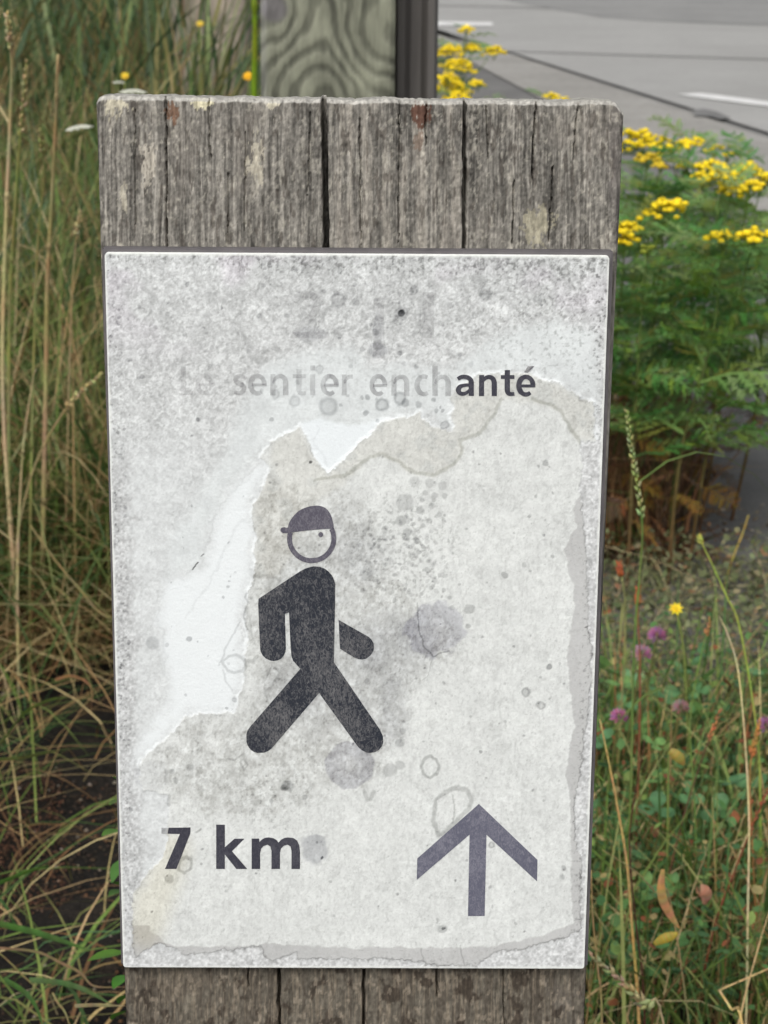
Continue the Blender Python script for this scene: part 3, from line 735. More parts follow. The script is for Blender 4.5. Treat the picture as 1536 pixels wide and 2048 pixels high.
    # closed loops left by drops
    for pts, w_, a in (([(868,1640),(872,1600),(890,1585),(912,1574),(935,1580),(944,1600),(938,1618),(920,1635),(895,1660),(878,1668),(868,1640)], 4.5, 34),
                       ([(908,1590),(909,1620),(906,1645)], 1.6, 34),
                       ([(842,1532),(848,1518),(860,1512),(874,1518),(880,1532),(874,1546),(860,1554),(848,1546),(842,1532)], 3, 38),
                       ([(446,1322),(456,1312),(472,1310),(490,1318),(494,1330),(486,1342),(470,1346),(456,1342),(446,1322)], 3, 30),
                       ([(492,1320),(505,1322),(515,1312)], 3, 24), ([(440,1330),(450,1300),(470,1260),(480,1245)], 2, 22), ([(446,1340),(455,1365),(466,1380)], 2, 20),
                       ([(494,1185),(490,1195),(497,1205)], 1.6, 30), ([(494,1212),(488,1232),(496,1256)], 1.8, 30),
                       ([(362,1716),(372,1712),(384,1720),(382,1738),(370,1746),(358,1738),(362,1716)], 3.2, 34),
                       ([(394,1664),(402,1658)], 2, 40), ([(730,1580),(736,1600),(742,1598),(748,1580)], 3.5, 26),
                       ([(835,1205),(838,1260),(848,1292),(868,1312),(900,1302)], 1.5, 44), ([(866,1320),(858,1350),(845,1362)], 1.2, 22),
                       ([(512,1154),(540,1150),(560,1160)], 3, 16), ([(500,1230),(505,1270),(512,1290)], 2, 18),
                       ([(530,1360),(545,1330),(560,1345),(545,1370),(530,1385),(540,1408)], 2, 22), ([(455,1516),(470,1520),(490,1505)], 2, 26), ([(482,1525),(490,1540),(496,1530),(488,1518),(482,1525)], 2, 26),
                       ([(700,1440),(712,1470)], 2, 0), ([(600,1470),(610,1500),(640,1530)], 2, 14), ([(1180,1130),(1184,1140),(1186,1150)], 1.4, 90), ([(1172,1255),(1182,1248)], 1.4, 60),
                       ([(843,1895),(848,1930)], 1.6, 26), ([(922,1890),(930,1928)], 1.6, 26), ([(340,1592),(338,1610)], 3, 26),
                       ([(395,1125),(388,1132),(385,1137)], 1.6, 120), ([(402,1113),(408,1108)], 1.2, 90)):
        d_ = sd_line(wx * .3 + px * .7, wy * .3 + py * .7, pts)
        add(-a * sstep(w_ * 1.4, w_ * 0.5, d_))
    for x_, y_, r_, a, ring in SPOTS + WALKSPOTS:
        sel = np.nonzero((np.abs(px - x_) < r_ * 2 + 8) & (np.abs(py - y_) < r_ * 2 + 8))
        q_ = np.hypot(px[sel] + jx[sel] * .35 - x_, py[sel] + jy[sel] * .35 - y_) / r_
        m_ = sstep(1.2, 0.8, q_) * (0.7 + 0.6 * (grain[sel] - 0.2))
        if ring: m_ = m_ * (0.45 + 0.55 * sstep(0.45, 0.8, q_))
        tR[sel] -= a * m_; tG[sel] -= a * m_; tB[sel] -= a * m_ * 0.98
    # speckles: in the walker's surroundings and above 7 km
    spk = fbm(px / 5.5, py / 5.5, 112, 2)
    dens = 0.06 * np.exp(-(((px - 810) / 110) ** 2 + ((py - 1090) / 120) ** 2)) + 0.05 * np.exp(-(((px - 540) / 90) ** 2 + ((py - 1600) / 60) ** 2))
    add(-22 * sstep(0.74 - dens * 2.0, 0.82 - dens * 2.0, spk) * sstep(0.01, 0.03, dens))
    # black lichen along the top edge and in the corners
    lich = fbm(px / 5.5, py / 5.5, 113, 3)
    tz = sstep(60, 4, te) * 0.9 + 0.45 * sstep(300, 60, np.hypot(px - 1150, py - 570)) + 0.4 * sstep(460, 150, np.hypot((px - 880) * .7, py - 540))
    add(-40 * sstep(0.66 - 0.12 * tz, 0.84 - 0.12 * tz, lich) * np.clip(tz, 0, 1) * 1.1, 1, 1, 1.02)
    ez = sstep(44, 8, le) + sstep(50, 8, re) * (py < 1900) * 0.9 + sstep(34, 8, be) * 0.5
    add(-50 * sstep(0.62, 0.78, lich) * np.clip(ez, 0, 1))
    # dirty fringe between film and right/bottom edges
    fr = (1 - film) * np.clip(sstep(60, 30, re) + sstep(60, 30, be), 0, 1) * (py > 880)
    frL = 205 + (grain - .5) * 80 + (curls - .5) * 40
    mix(0.7 * fr, frL, frL, frL)
    # clean white rim of the plate
    rimw = sstep(6 + (med - .5) * 9, 1.5, np.minimum(np.minimum(le, re), np.minimum(te * 0.8, be)))
    mix(0.8 * rimw, 234, 235, 230)
    cols = lin_np(np.stack([tR * 0.99, tG * 1.0, tB * 1.006], -1)) * 0.92
    # relief
    h = 0.00024 * film + 0.00006 * (grain - 0.5) + 0.00005 * (curls - .5)
    h = h + 0.00012 * np.exp(-((df - 1.0) / 3.5) ** 2) * (px < 960)
    Y = -h
    Vt = np.stack([U, Y, V], -1)
    ids = np.arange(nx * ny).reshape(ny, nx)
    q = np.stack([ids[:-1, :-1], ids[:-1, 1:], ids[1:, 1:], ids[1:, :-1]], -1).reshape(-1, 4)
    ring = np.concatenate([ids[0, :-1], ids[:-1, -1], ids[-1, :0:-1], ids[:0:-1, 0]])
    base = Vt.reshape(-1, 3)[ring].copy(); base[:, 1] = 0.0021
    bi = nx * ny + np.arange(len(ring))
    q2 = np.stack([ring, bi, np.roll(bi, -1), np.roll(ring, -1)], -1)
    cc = np.concatenate([cols.reshape(-1, 3), np.tile(np.array(lin(225, 226, 222)), (len(ring), 1))])
    return np_mesh('sign_panel', np.concatenate([Vt.reshape(-1, 3), base]), np.concatenate([q, q2]), cc)
panel = link('sign_panel', build_sign(), sign, M_SIGN)

# ------------------------------------------------------------------ print on the sign
def ink_mat(name, dark, light, fade=0.0, fibre=0.5):
    """Dark print, worn: pale fibres show through; where the ink is gone the panel shows."""
    m, N, L, P = new_mat(name)
    tc = N.new('ShaderNodeTexCoord')
    mp = N.new('ShaderNodeMapping'); mp.inputs['Scale'].default_value = (1, 1, 0.6)
    L.new(tc.outputs['Object'], mp.inputs['Vector'])
    nz = N.new('ShaderNodeTexNoise'); nz.inputs['Scale'].default_value = 900; nz.inputs['Detail'].default_value = 4; nz.inputs['Distortion'].default_value = 1.5
    n2 = N.new('ShaderNodeTexNoise'); n2.inputs['Scale'].default_value = 60; n2.inputs['Detail'].default_value = 3
    L.new(mp.outputs['Vector'], nz.inputs['Vector']); L.new(mp.outputs['Vector'], n2.inputs['Vector'])
    ad = N.new('ShaderNodeMath'); ad.operation = 'ADD'
    sc = N.new('ShaderNodeMath'); sc.operation = 'MULTIPLY_ADD'; sc.inputs[1].default_value = 0.5; sc.inputs[2].default_value = -0.25
    L.new(n2.outputs['Fac'], sc.inputs[0]); L.new(nz.outputs['Fac'], ad.inputs[0]); L.new(sc.outputs[0], ad.inputs[1])
    cr = N.new('ShaderNodeValToRGB')
    cr.color_ramp.elements[0].position = 0.42; cr.color_ramp.elements[0].color = (*dark, 1)
    cr.color_ramp.elements[1].position = 0.42 + 0.4 * (1.05 - fibre * 0.6); cr.color_ramp.elements[1].color = (*light, 1)
    L.new(ad.outputs[0], cr.inputs['Fac']); L.new(cr.outputs['Color'], P.inputs['Base Color'])
    P.inputs['Roughness'].default_value = 0.6
    P.inputs['Specular IOR Level'].default_value = 0.25
    if fade > 0:
        tb = N.new('ShaderNodeBsdfTransparent')
        n3 = N.new('ShaderNodeTexNoise'); n3.inputs['Scale'].default_value = 260; n3.inputs['Detail'].default_value = 4
        L.new(mp.outputs['Vector'], n3.inputs['Vector'])
        mr = N.new('ShaderNodeMapRange'); mr.inputs['From Min'].default_value = 0.3; mr.inputs['From Max'].default_value = 0.7
        mr.inputs['To Min'].default_value = max(0.0, (1 - fade) * 1.5); mr.inputs['To Max'].default_value = max(0.0, (1 - fade) * 0.5)
        L.new(n3.outputs['Fac'], mr.inputs['Value'])
        ms = N.new('ShaderNodeMixShader')
        L.new(mr.outputs['Result'], ms.inputs['Fac']); L.new(tb.outputs['BSDF'], ms.inputs[1]); L.new(P.outputs['BSDF'], ms.inputs[2])
        L.new(ms.outputs['Shader'], N['Material Output'].inputs['Surface'])
    return m
INK_BODY = ink_mat('ink_charcoal', lin(40, 44, 53), lin(104, 104, 106), fibre=0.5)
INK_CAP = ink_mat('ink_grey_violet', lin(82, 80, 92), lin(118, 116, 124), fibre=0.3)
INK_ARROW = ink_mat('ink_slate', lin(92, 93, 108), lin(128, 128, 140), fibre=0.3)
INK_TEXT = ink_mat('ink_text', lin(56, 56, 66), lin(84, 84, 92), fibre=0.2)
INK_FAINT = ink_mat('ink_nearly_gone', lin(110, 108, 112), lin(150, 148, 150), fade=0.74)
INK_FAINT2 = ink_mat('ink_washed_out', lin(104, 102, 108), lin(150, 148, 150), fade=0.68)
INK_GHOST = ink_mat('ink_ghost', lin(116, 114, 118), lin(150, 148, 150), fade=0.80)
INK_VEIL = ink_mat('ink_veil', lin(122, 120, 124), lin(150, 148, 150), fade=0.885)
INK_LE = ink_mat('ink_trace', lin(120, 118, 122), lin(150, 148, 150), fade=0.83)
INK_HALF = ink_mat('ink_half_gone', lin(90, 88, 96), lin(150, 150, 150), fade=0.35)

def flat_print(name, polys, mat, lift=0.00042, label=None):
    """polys: list of pixel outlines; each lies a hair above the one before."""
    v, f = [], []
    for n_, poly in enumerate(polys):
        pts = [to_uv(x, y) for x, y in poly]
        b = len(v)
        v += [(p[0], -(lift + n_ * 0.000025), p[1]) for p in pts]
        for t in tessellate_polygon([[Vector((p[0], p[1], 0)) for p in pts]]):
            a, bb, c = (Vector((*pts[i], 0)) for i in t)
            f.append([b + i for i in (t if (bb - a).cross(c - a).z > 0 else t[::-1])])
    me = bpy.data.meshes.new(name)
    me.from_pydata(v, [], f)
    o = link(name, me, sign, mat)
    if label: o['label'] = label
    return o

def smooth_poly(pts, n=4):
    """Closed Catmull-Rom through the points."""
    out, m = [], len(pts)
    for i in range(m):
        p0, p1, p2, p3 = (np.array(pts[(i + k) % m], float) for k in (-1, 0, 1, 2))
        for j in range(n):
            t = j / n
            out.append(tuple(0.5 * (2 * p1 + (p2 - p0) * t + (2 * p0 - 5 * p1 + 4 * p2 - p3) * t * t + (3 * p1 - p0 - 3 * p2 + p3) * t ** 3)))
    return out

def stroke(path, w, n=6):
    """Outline of a pen stroke along a smooth open path (w: width or list)."""
    P_ = np.array(path, float)
    if len(P_) > 2:
        ext = np.vstack([2 * P_[0] - P_[1], P_, 2 * P_[-1] - P_[-2]])
        ws = np.array(w if hasattr(w, '__len__') else [w] * len(P_), float)
        pts, wl_ = [], []
        for i in range(len(P_) - 1):
            p0, p1, p2, p3 = ext[i:i + 4]
            for j in range(n):
                t = j / n
                pts.append(0.5 * (2 * p1 + (p2 - p0) * t + (2 * p0 - 5 * p1 + 4 * p2 - p3) * t * t + (3 * p1 - p0 - 3 * p2 + p3) * t ** 3))
                wl_.append(ws[i] + (ws[i + 1] - ws[i]) * t)
        pts.append(P_[-1]); wl_.append(ws[-1])
        P_, ws = np.array(pts), np.array(wl_)
    else:
        ws = np.array(w if hasattr(w, '__len__') else [w] * 2, float)
    T = np.gradient(P_, axis=0); T /= np.linalg.norm(T, axis=1)[:, None] + 1e-9
    Nn = np.stack([-T[:, 1], T[:, 0]], 1) * ws[:, None] / 2
    return [tuple(p) for p in P_ + Nn] + [tuple(p) for p in (P_ - Nn)[::-1]]

# walking figure
BODY = [(627.4,1131.7),(613,1135.5),(601.6,1141.3),(517.8,1196.5),(517,1207.3),(520.9,1295.2),(522,1302),(526,1310),(533,1316.4),(541,1320),(548.5,1321.1),(556,1319.8),(562.8,1316.4),(568.5,1310),(571.8,1303),(572.6,1295.2),(570.5,1226.7),(578.8,1224.1),(582.2,1297),(583.5,1310.7),(587,1320.5),(594,1328.5),(601.6,1336.6),(500.7,1453),(495.8,1460),(493.6,1468),(493.6,1481.5),(496,1490),(501.5,1498),(508,1502.6),(516,1504.8),(529.1,1504.2),(537,1501),(544,1496),(639.1,1385.2),(714.1,1489.2),(719,1495),(726,1500.4),(734,1504),(742,1504.8),(751,1503),(759,1498.6),(765,1491),(767.4,1482),(766.6,1471.1),(760.7,1458.2),(668.8,1323.7),(671.4,1168.5),(669.5,1160),(665.5,1151),(658.5,1142.6),(650,1136.3),(640,1132.6)]
ARM = [(677.9,1238.8),(738.7,1273.2),(744,1278.5),(747.7,1284.9),(749,1292),(748,1299.5),(744.5,1306.5),(738.5,1312.6),(732,1316.6),(725,1318),(717.5,1317.4),(710.2,1314.6),(680.5,1296.5)]
CAP = smooth_poly([(561.5,1059.8),(563.5,1055),(569,1053.2),(575.7,1054.2),(578,1047),(583.5,1036.6),(596.4,1022.3),(614.5,1013.3),(635.2,1010.2),(650.7,1014.6),(661.1,1026.2),(666.2,1041.7),(667.2,1056),(653.3,1056.7),(614.5,1059.8),(588.6,1063.2),(573.1,1065),(565.4,1064.5)], 4)
ringc, ro, ri = (624.1, 1076.1), 49.3, 39.3
aa = [math.radians(a) for a in np.linspace(-26, 196, 48)]
RING = [(ringc[0] + ro * math.cos(a), ringc[1] + ro * math.sin(a)) for a in aa] + [(ringc[0] + ri * math.cos(a), ringc[1] + ri * math.sin(a)) for a in aa[::-1]]
EYE = [(642.2 + 4.9 * math.cos(t * math.pi / 8), 1068.4 + 4.9 * math.sin(t * math.pi / 8)) for t in range(16)]
flat_print('walker_body', [BODY], INK_BODY)
flat_print('walker_arm', [ARM], INK_BODY)
flat_print('walker_head', [RING, EYE], INK_CAP)
flat_print('walker_cap', [CAP], INK_CAP, lift=0.00052)
flat_print('arrow', [[(958.4,1606.8),(1075.5,1718.6),(1074.5,1761.5),(973.6,1668.3),(970,1830.8),(936.6,1830.8),(939.8,1668.3),(834.3,1758.7),(835.4,1715.8)]], INK_ARROW)
# 7 km
def Z7(pts): return [(220 + x / 3.072, 1540 + y / 3.072) for x, y in pts]
flat_print('digit', [Z7([(362,352),(497,350),(496,385),(410,605),(340,605),(432,390),(356,389)])], INK_TEXT)
flat_print('digit_faded_end', [Z7([(318,352),(361,352),(355,389),(318,389)])], INK_FAINT2, label='washed-out left end of the digit seven')
flat_print('letter', [Z7([(655,333),(708,333),(708,472),(768,419),(829,419),(752,496),(846,605),(779,605),(708,516),(708,605),(655,605)])], INK_TEXT)
flat_print('letter', [Z7([(873,418),(919,418),(921,440),(935,425),(953,414),(975,411),(1005,415),(1026,427),(1038,443),(1055,425),(1075,414),(1097,411),(1130,415),(1152,430),(1166,460),(1170,500),(1170,605),(1118,605),(1118,495),(1113,468),(1095,456),(1070,462),(1053,480),(1047,505),(1047,605),(995,605),(995,495),(988,467),(971,456),(948,463),(931,480),(925,505),(925,605),(873,605)])], INK_TEXT)

def arc(cx_, cy_, rx, ry, a0, a1, n=14):
    return [(cx_ + rx * math.cos(math.radians(a0 + (a1 - a0) * i / n)), cy_ + ry * math.sin(math.radians(a0 + (a1 - a0) * i / n))) for i in range(n + 1)]
GLYPH = {
    'L': [[(0, 0), (26, 0), (26, 8.5), (10.5, 8.5), (10.5, 57), (0, 57)]],
    'two': [stroke([(6, 74), (18, 86), (34, 88), (48, 80), (50, 66), (42, 48), (24, 26), (8, 8)], [13, 14, 14, 14, 14, 14, 13, 12]), [(0, 0), (60, 0), (60, 13), (6, 13)]],
    'one': [[(8, 0), (32, 0), (32, 92), (10, 92)]],
    'one_bis': [[(6, -40), (30, -40), (28, 80), (8, 80)]],
    'n': [[(0, 0), (10.3, 0), (10.3, 42), (0.6, 42)], stroke([(5.5, 24), (9, 32), (15, 37), (21, 38), (27, 35), (30, 28), (30.3, 20), (30.3, 0)], [4, 7, 8, 8.5, 9.5, 10.3, 10.3, 10.3])],
    'h': [[(0, 0), (10.3, 0), (10.3, 60), (0, 60)], stroke([(5.5, 24), (9, 32), (15, 37), (21, 38), (27, 35), (30, 28), (30.3, 20), (30.3, 0)], [4, 7, 8, 8.5, 9.5, 10.3, 10.3, 10.3])],
    'e': [stroke(arc(20, 21, 14.2, 17.6, 0, 308), [10] * 2 + [9] * 4 + [10.4] * 5 + [8.6] * 3 + [7.6], 3), [(8, 17.6), (38.8, 17.6), (38.6, 23.4), (8, 23.4)]],
    'c': [stroke(arc(19.5, 21, 14, 17.6, 62, 302), [7.8] + [8.6] * 3 + [10.4] * 7 + [8.6] * 3 + [7.6], 3)],
    'a': [[(25.4, 0), (35.2, 0), (35.2, 28), (25.2, 28)], stroke([(4.5, 34), (11, 37.6), (18, 38.2), (25, 36), (29.5, 31), (30.2, 25)], [7, 8, 8.2, 8.8, 9.6, 10]), stroke([(29, 22), (18, 21.4), (9, 18.5), (5.8, 12), (8.5, 6), (15, 4.2), (22, 7), (28, 13)], [6, 6.6, 8.4, 10, 8.6, 7.6, 6.6, 5])],
    't': [stroke([(12.4, 52), (12.4, 30), (12.4, 14), (14, 6.6), (19, 4), (26, 4.6)], [10, 10.3, 10.3, 9.6, 8, 7.2]), [(0, 34.4), (26, 34.4), (26, 42), (0, 42)]],
    'i': [[(0, 0), (10.3, 0), (10.3, 42), (0, 42)], [(0, 50), (10.3, 50), (10.3, 60), (0, 60)]],
    'r': [[(0, 0), (10.3, 0), (10.3, 42), (0.6, 42)], stroke([(5.5, 24), (9, 32), (15, 37), (23, 38)], [4, 7, 8.6, 9])],
    's': [stroke([(26, 35.5), (19, 38), (11, 36.6), (7.5, 31), (11, 25.5), (19, 21), (24.5, 15.5), (22.5, 8), (15, 4.2), (4.5, 6.4)], [7.4, 8, 8.6, 9.4, 9.6, 9.8, 9.6, 9, 8.2, 7.6])],
    'acute': [[(15.5, 47), (24, 60), (37, 60), (24, 47)]],
}
TEXT = [('L', 362, 25, INK_LE), ('e', 391, 36, INK_LE), ('two', 580, 66, INK_VEIL), ('one_bis', 740, 30, INK_VEIL), ('one', 836, 32, INK_VEIL), ('s', 464, 30, INK_FAINT), ('e', 496, 38, INK_FAINT), ('n', 541, 36, INK_FAINT), ('t', 586, 26, INK_GHOST), ('i', 621, 10, INK_GHOST), ('e', 641, 37, INK_FAINT2), ('r', 684, 22, INK_FAINT),
        ('e', 739, 36, INK_FAINT2), ('n', 783, 36, INK_FAINT), ('c', 829, 32, INK_FAINT), ('h', 865, 37, INK_FAINT), ('a', 911, 37, INK_TEXT), ('n', 958, 36, INK_TEXT), ('t', 1002, 27, INK_TEXT), ('e', 1032, 39, INK_TEXT), ('acute', 1032, 39, INK_HALF)]
for g, x0, w_, mt in TEXT:
    base_y = 789.0 + (x0 - 464) * 0.0058
    if g in ('two', 'one', 'one_bis'): base_y = 676
    full = {'L': 26, 'two': 60, 'one': 32, 'one_bis': 30, 'n': 35.4, 'h': 35.4, 'e': 39, 'c': 32, 'a': 35.2, 't': 26, 'i': 10.3, 'r': 23, 's': 30, 'acute': 39}[g]
    s_ = w_ / full
    o = flat_print('accent' if g == 'acute' else 'faded_digit' if g in ('two', 'one', 'one_bis') else 'letter', [[(x0 + x * s_, base_y - y) for x, y in poly] for poly in GLYPH[g]], mt)

# ------------------------------------------------------------------ posts behind
def back_board():
    """Green-grey treated post with swirling grain around knots."""
    p0, p1 = at(521, 100, 2.3), at(790, 100, 2.3)
    w, h, dp = p1.x - p0.x, 1.2, 0.10
    nx, nz = 150, 420
    u = np.linspace(0, 1, nx); z = np.linspace(-0.1, h, nz)
    U, Z = np.meshgrid(u, z)
    X = U * w
    # grain: ring field bulging around knots at x, z (metres)
    f = 26 * np.abs(U - 0.55 + 0.1 * np.sin(Z * 9)) + Z * 8
    zz = Z
    zk = at(655, 100, 2.3).z
    for kx, kz, a, rx, rz in ((0.86, zk + 0.012, 15, .34, .045), (0.10, zk + 0.035, 12, .26, .035), (0.36, zk - 0.055, -9, .30, .05), (0.6, zk + 0.09, 14, .4, .05), (0.5, 0.35, 14, .4, .06), (0.2, 0.52, 10, .3, .05), (0.7, 1.0, 14, .35, .05)):
        f = f + a * np.exp(-((U - kx) / rx) ** 2 - ((zz - kz) / rz) ** 2)
    f = f + (fbm(U * 3, Z * 12, 201) - .5) * 5
    s = np.sin(f * 1.15 + (fbm(U * 5, Z * 25, 207) - .5) * 4 + (fbm(U * 14, Z * 50, 208) - .5) * 1.6)
    dark = sstep(-0.3, 0.98, s)
    v = 118 + (fbm(U * 4, Z * 22, 202) - .5) * 64 - dark * (8 + 34 * fbm(U * 5, Z * 18, 209)) + (fbm(U * 30, Z * 12, 210) - .5) * 24 + (fbm(U * 60, Z * 60, 203) - .5) * 22
    R, Gc, B = v * 0.985, v * 1.0, v * 0.88
    for kx, kz, rx, rz in ((0.10, zk + 0.04, .10, .013),):
        q_ = np.hypot((U - kx) / rx, (zz - kz) / rz)
        m_ = sstep(1.3, .7, q_); R = R * (1 - m_) + 100 * m_; Gc = Gc * (1 - m_) + 98 * m_; B = B * (1 - m_) + 98 * m_
    edge_highlight = sstep(0.06, 0.03, U); R += edge_highlight * 24; Gc += edge_highlight * 24; B += edge_highlight * 26  # corner highlight painted into the colour along the left edge
    Y = dark * 0.0016 + sstep(.035, 0, U) * 0.004 + sstep(.965, 1, U) * 0.004
    front = np.stack([X, Y, Z], -1).reshape(-1, 3)
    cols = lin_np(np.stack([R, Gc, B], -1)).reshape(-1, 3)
    ids = np.arange(nx * nz).reshape(nz, nx)
    q = np.stack([ids[:-1, :-1], ids[:-1, 1:], ids[1:, 1:], ids[1:, :-1]], -1).reshape(-1, 4)
    ring = np.concatenate([ids[0, :-1], ids[:-1, -1], ids[-1, :0:-1], ids[:0:-1, 0]])
    back = front[ring].copy(); back[:, 1] = dp
    bi = len(front) + np.arange(len(ring))
    q2 = np.stack([ring, bi, np.roll(bi, -1), np.roll(ring, -1)], -1)
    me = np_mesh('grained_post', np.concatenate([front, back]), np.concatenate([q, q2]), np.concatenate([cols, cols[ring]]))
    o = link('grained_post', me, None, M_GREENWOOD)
    o.location = (p0.x, p0.y, 0)
    return o
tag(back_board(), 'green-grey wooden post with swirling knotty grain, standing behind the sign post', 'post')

def steel_post():
    p0, p1 = at(788, 100, 2.36), at(876, 100, 2.36)
    w = p1.x - p0.x
    root = thing('steel_post', ((p0.x + p1.x) / 2, p0.y + w / 2, 0), 'dark grey steel post with ribbed channel, beside the grained wooden post', 'post')
    # sigma-like profile: two flanges and a recessed web
    prof = [(-.5, .5), (-.5, -.30), (-.42, -.5), (-.26, -.5), (-.2, -.40), (-.12, -.25), (.12, -.25), (.2, -.40), (.26, -.5), (.42, -.5), (.5, -.30), (.5, .5)]
    v, q = [], []
    zs = [-0.1, 1.18]
    n = len(prof)
    for z in zs:
        v += [(x * w, y * w, z) for x, y in prof]
    q = [[i, (i + 1) % n, (i + 1) % n + n, i + n] for i in range(n)]
    me = bpy.data.meshes.new('channel'); me.from_pydata(v, [], q + [list(range(n, 2 * n))])
    link('channel', me, root, M_STEEL)
    mb = MB()
    mb.dome((0, -.26 * w, 0.9), 0.006, 0.004, 8, (1, 1, 1), axis=(0, -1, 0))
    b = mb.mesh('bolt'); 
    for z in (0, 0.16):
        o = link('bolt', b, root, M_STEEL); o.location.z = z
steel_post()

def pale_post():
    p0, p1 = at(338, 60, 6.2), at(498, 60, 6.2)
    w, h = p1.x - p0.x, 1.15
    nz, na = 60, 40
    v, q = [], []
    for i in range(nz + 1):
        z = -0.1 + (h + 0.1) * i / nz
        s = 1.0 if i < nz - 2 else (0.97 if i == nz - 2 else 0.93 if i == nz - 1 else 0.86)
        for k in range(na):
            t = 2 * math.pi * k / na
            c, sn = math.cos(t), math.sin(t)
            e = 5
            rr = 1 / (abs(c) ** e + abs(sn) ** e) ** (1 / e)
            n_ = (float(fbm(np.array(t * 4), np.array(z * 14), 5)) - .5) * 0.05
            v.append((c * rr * w / 2 * (s + n_), sn * rr * w / 2 * (s + n_), z))
    q = [[i * na + k, i * na + (k + 1) % na, (i + 1) * na + (k + 1) % na, (i + 1) * na + k] for i in range(nz) for k in range(na)]
    me = bpy.data.meshes.new('concrete_marker'); me.from_pydata(v, [], q + [list(range(nz * na, (nz + 1) * na))])
    me.polygons.foreach_set('use_smooth', np.ones(len(me.polygons), bool))
    o = link('concrete_marker', me, None, M_PALE)
    o.location = ((p0.x + p1.x) / 2, p0.y + w / 2, 0)
    tag(o, 'pale pinkish weathered marker post half hidden in the far weeds at the upper left', 'post')
pale_post()

# ------------------------------------------------------------------ masses of grass (nobody could count them)
def blades(n, base, h, width, lean, col, seg=5, droop=0.5, tipcol=None, roll=None):
    """n ribbons at once. base (n,3), h, width, lean (n); returns verts, quads, cols."""
    t = np.linspace(0, 1, seg + 1)[None, :]
    az = RNG.uniform(0, 2 * np.pi, n)[:, None]
    le = lean[:, None]
    fwd = le * (t ** 1.6) * h[:, None]
    up = h[:, None] * (t - droop * le * t ** 2.4 * 0.55)
    cx, cy = np.cos(az), np.sin(az)
    P_ = np.stack([base[:, 0:1] + cx * fwd, base[:, 1:2] + cy * fwd, base[:, 2:3] + up], -1)
    ra = (az + np.pi / 2 + RNG.uniform(-0.9, 0.9, (n, 1)))
    wv = width[:, None] * np.clip((1 - t) ** 0.65 * (0.65 + 0.7 * t), 0.04, None) / 2
    S = np.stack([np.cos(ra) * wv, np.sin(ra) * wv, 0 * wv], -1)
    V = np.stack([P_ - S, P_ + S], 2).reshape(n, -1, 3)
    k = (seg + 1) * 2
    ii = np.arange(seg) * 2
    q1 = np.stack([ii, ii + 1, ii + 3, ii + 2], -1)
    q = (np.arange(n)[:, None, None] * k + q1[None]).reshape(-1, 4)
    c = np.repeat(col[:, None, :], k, 1)
    if tipcol is not None:
        tt = np.repeat(t, 2, 1).reshape(1, -1)[:, :k][..., None] if False else np.repeat(t[0], 2)[None, :, None]
        c = c * (1 - tt ** 2 * 0.8) + tipcol[:, None, :] * tt ** 2 * 0.8
    return V.reshape(-1, 3), q, c.reshape(-1, 3)

def fan(n, d0, d1, x0, x1):
    """Random ground points between photo columns x0..x1, d0..d1 metres from the camera."""
    d = np.sqrt(RNG.uniform(d0 * d0, d1 * d1, n))
    X = CAM.x + (RNG.uniform(x0, x1, n) - 768) / F_PX * d
    return np.stack([X, CAM.y + d, np.full(n, -0.015)], -1)

def pick(n, palette, jit=0.18):
    w = np.array([p[1] for p in palette], float)
    cols = np.array([lin(*p[0]) for p in palette])
    i = RNG.choice(len(palette), n, p=w / w.sum())
    return cols[i] * RNG.uniform(1 - jit, 1 + jit, (n, 1)) * RNG.uniform(0.94, 1.06, (n, 3))

def mass(name, label, parts, mat):
    vs_, qs, cs, b = [], [], [], 0
    for V, q, c in parts:
        vs_.append(V); qs.append(q + b); cs.append(c); b += len(V)
    o = link(name, np_mesh(name, np.concatenate(vs_), np.concatenate(qs), np.concatenate(cs)), None, mat)
    return tag(o, label, kind='stuff')

GREEN = [((84, 106, 50), 4), ((104, 124, 62), 3), ((62, 88, 46), 3), ((132, 140, 84), 1.5), ((70, 102, 66), 1.2)]
DRY = [((166, 146, 104), 3), ((140, 118, 80), 3), ((186, 170, 128), 1.2), ((120, 92, 62), 2), ((112, 112, 66), 2)]
BROWN = [((128, 96, 64), 2), ((150, 122, 84), 2), ((96, 76, 52), 1.5), ((108, 112, 66), 2), ((164, 146, 104), 1.5)]
DARKG = [((66, 84, 52), 3), ((84, 98, 62), 2), ((110, 104, 66), 1.5), ((56, 74, 50), 2), ((104, 120, 72), 1)]

n = 6500; b = fan(n, 2.62, 3.9, -500, 520)
front_green = blades(n, b, RNG.uniform(.14, .46, n), RNG.uniform(.004, .010, n), RNG.uniform(.4, 1.6, n), pick(n, GREEN) * 1.1, droop=.75, tipcol=pick(n, GREEN))
n = 650; b = fan(n, 2.55, 3.6, -500, 520)
front_dry = blades(n, b, RNG.uniform(.16, .5, n), RNG.uniform(.0025, .006, n), RNG.uniform(.1, .9, n), pick(n, DRY), droop=.7)
n = 3600; b = fan(n, 2.6, 3.7, -450, 480)
front_fine = blades(n, b, RNG.uniform(.25, .62, n), RNG.uniform(.0015, .004, n), RNG.uniform(.25, 1.5, n), pick(n, DRY + DRY + GREEN) * 1.35, seg=7, droop=.8)
mass('grass', 'green and straw grass tufts left of the sign', [front_green, front_dry, front_fine], M_LEAF)
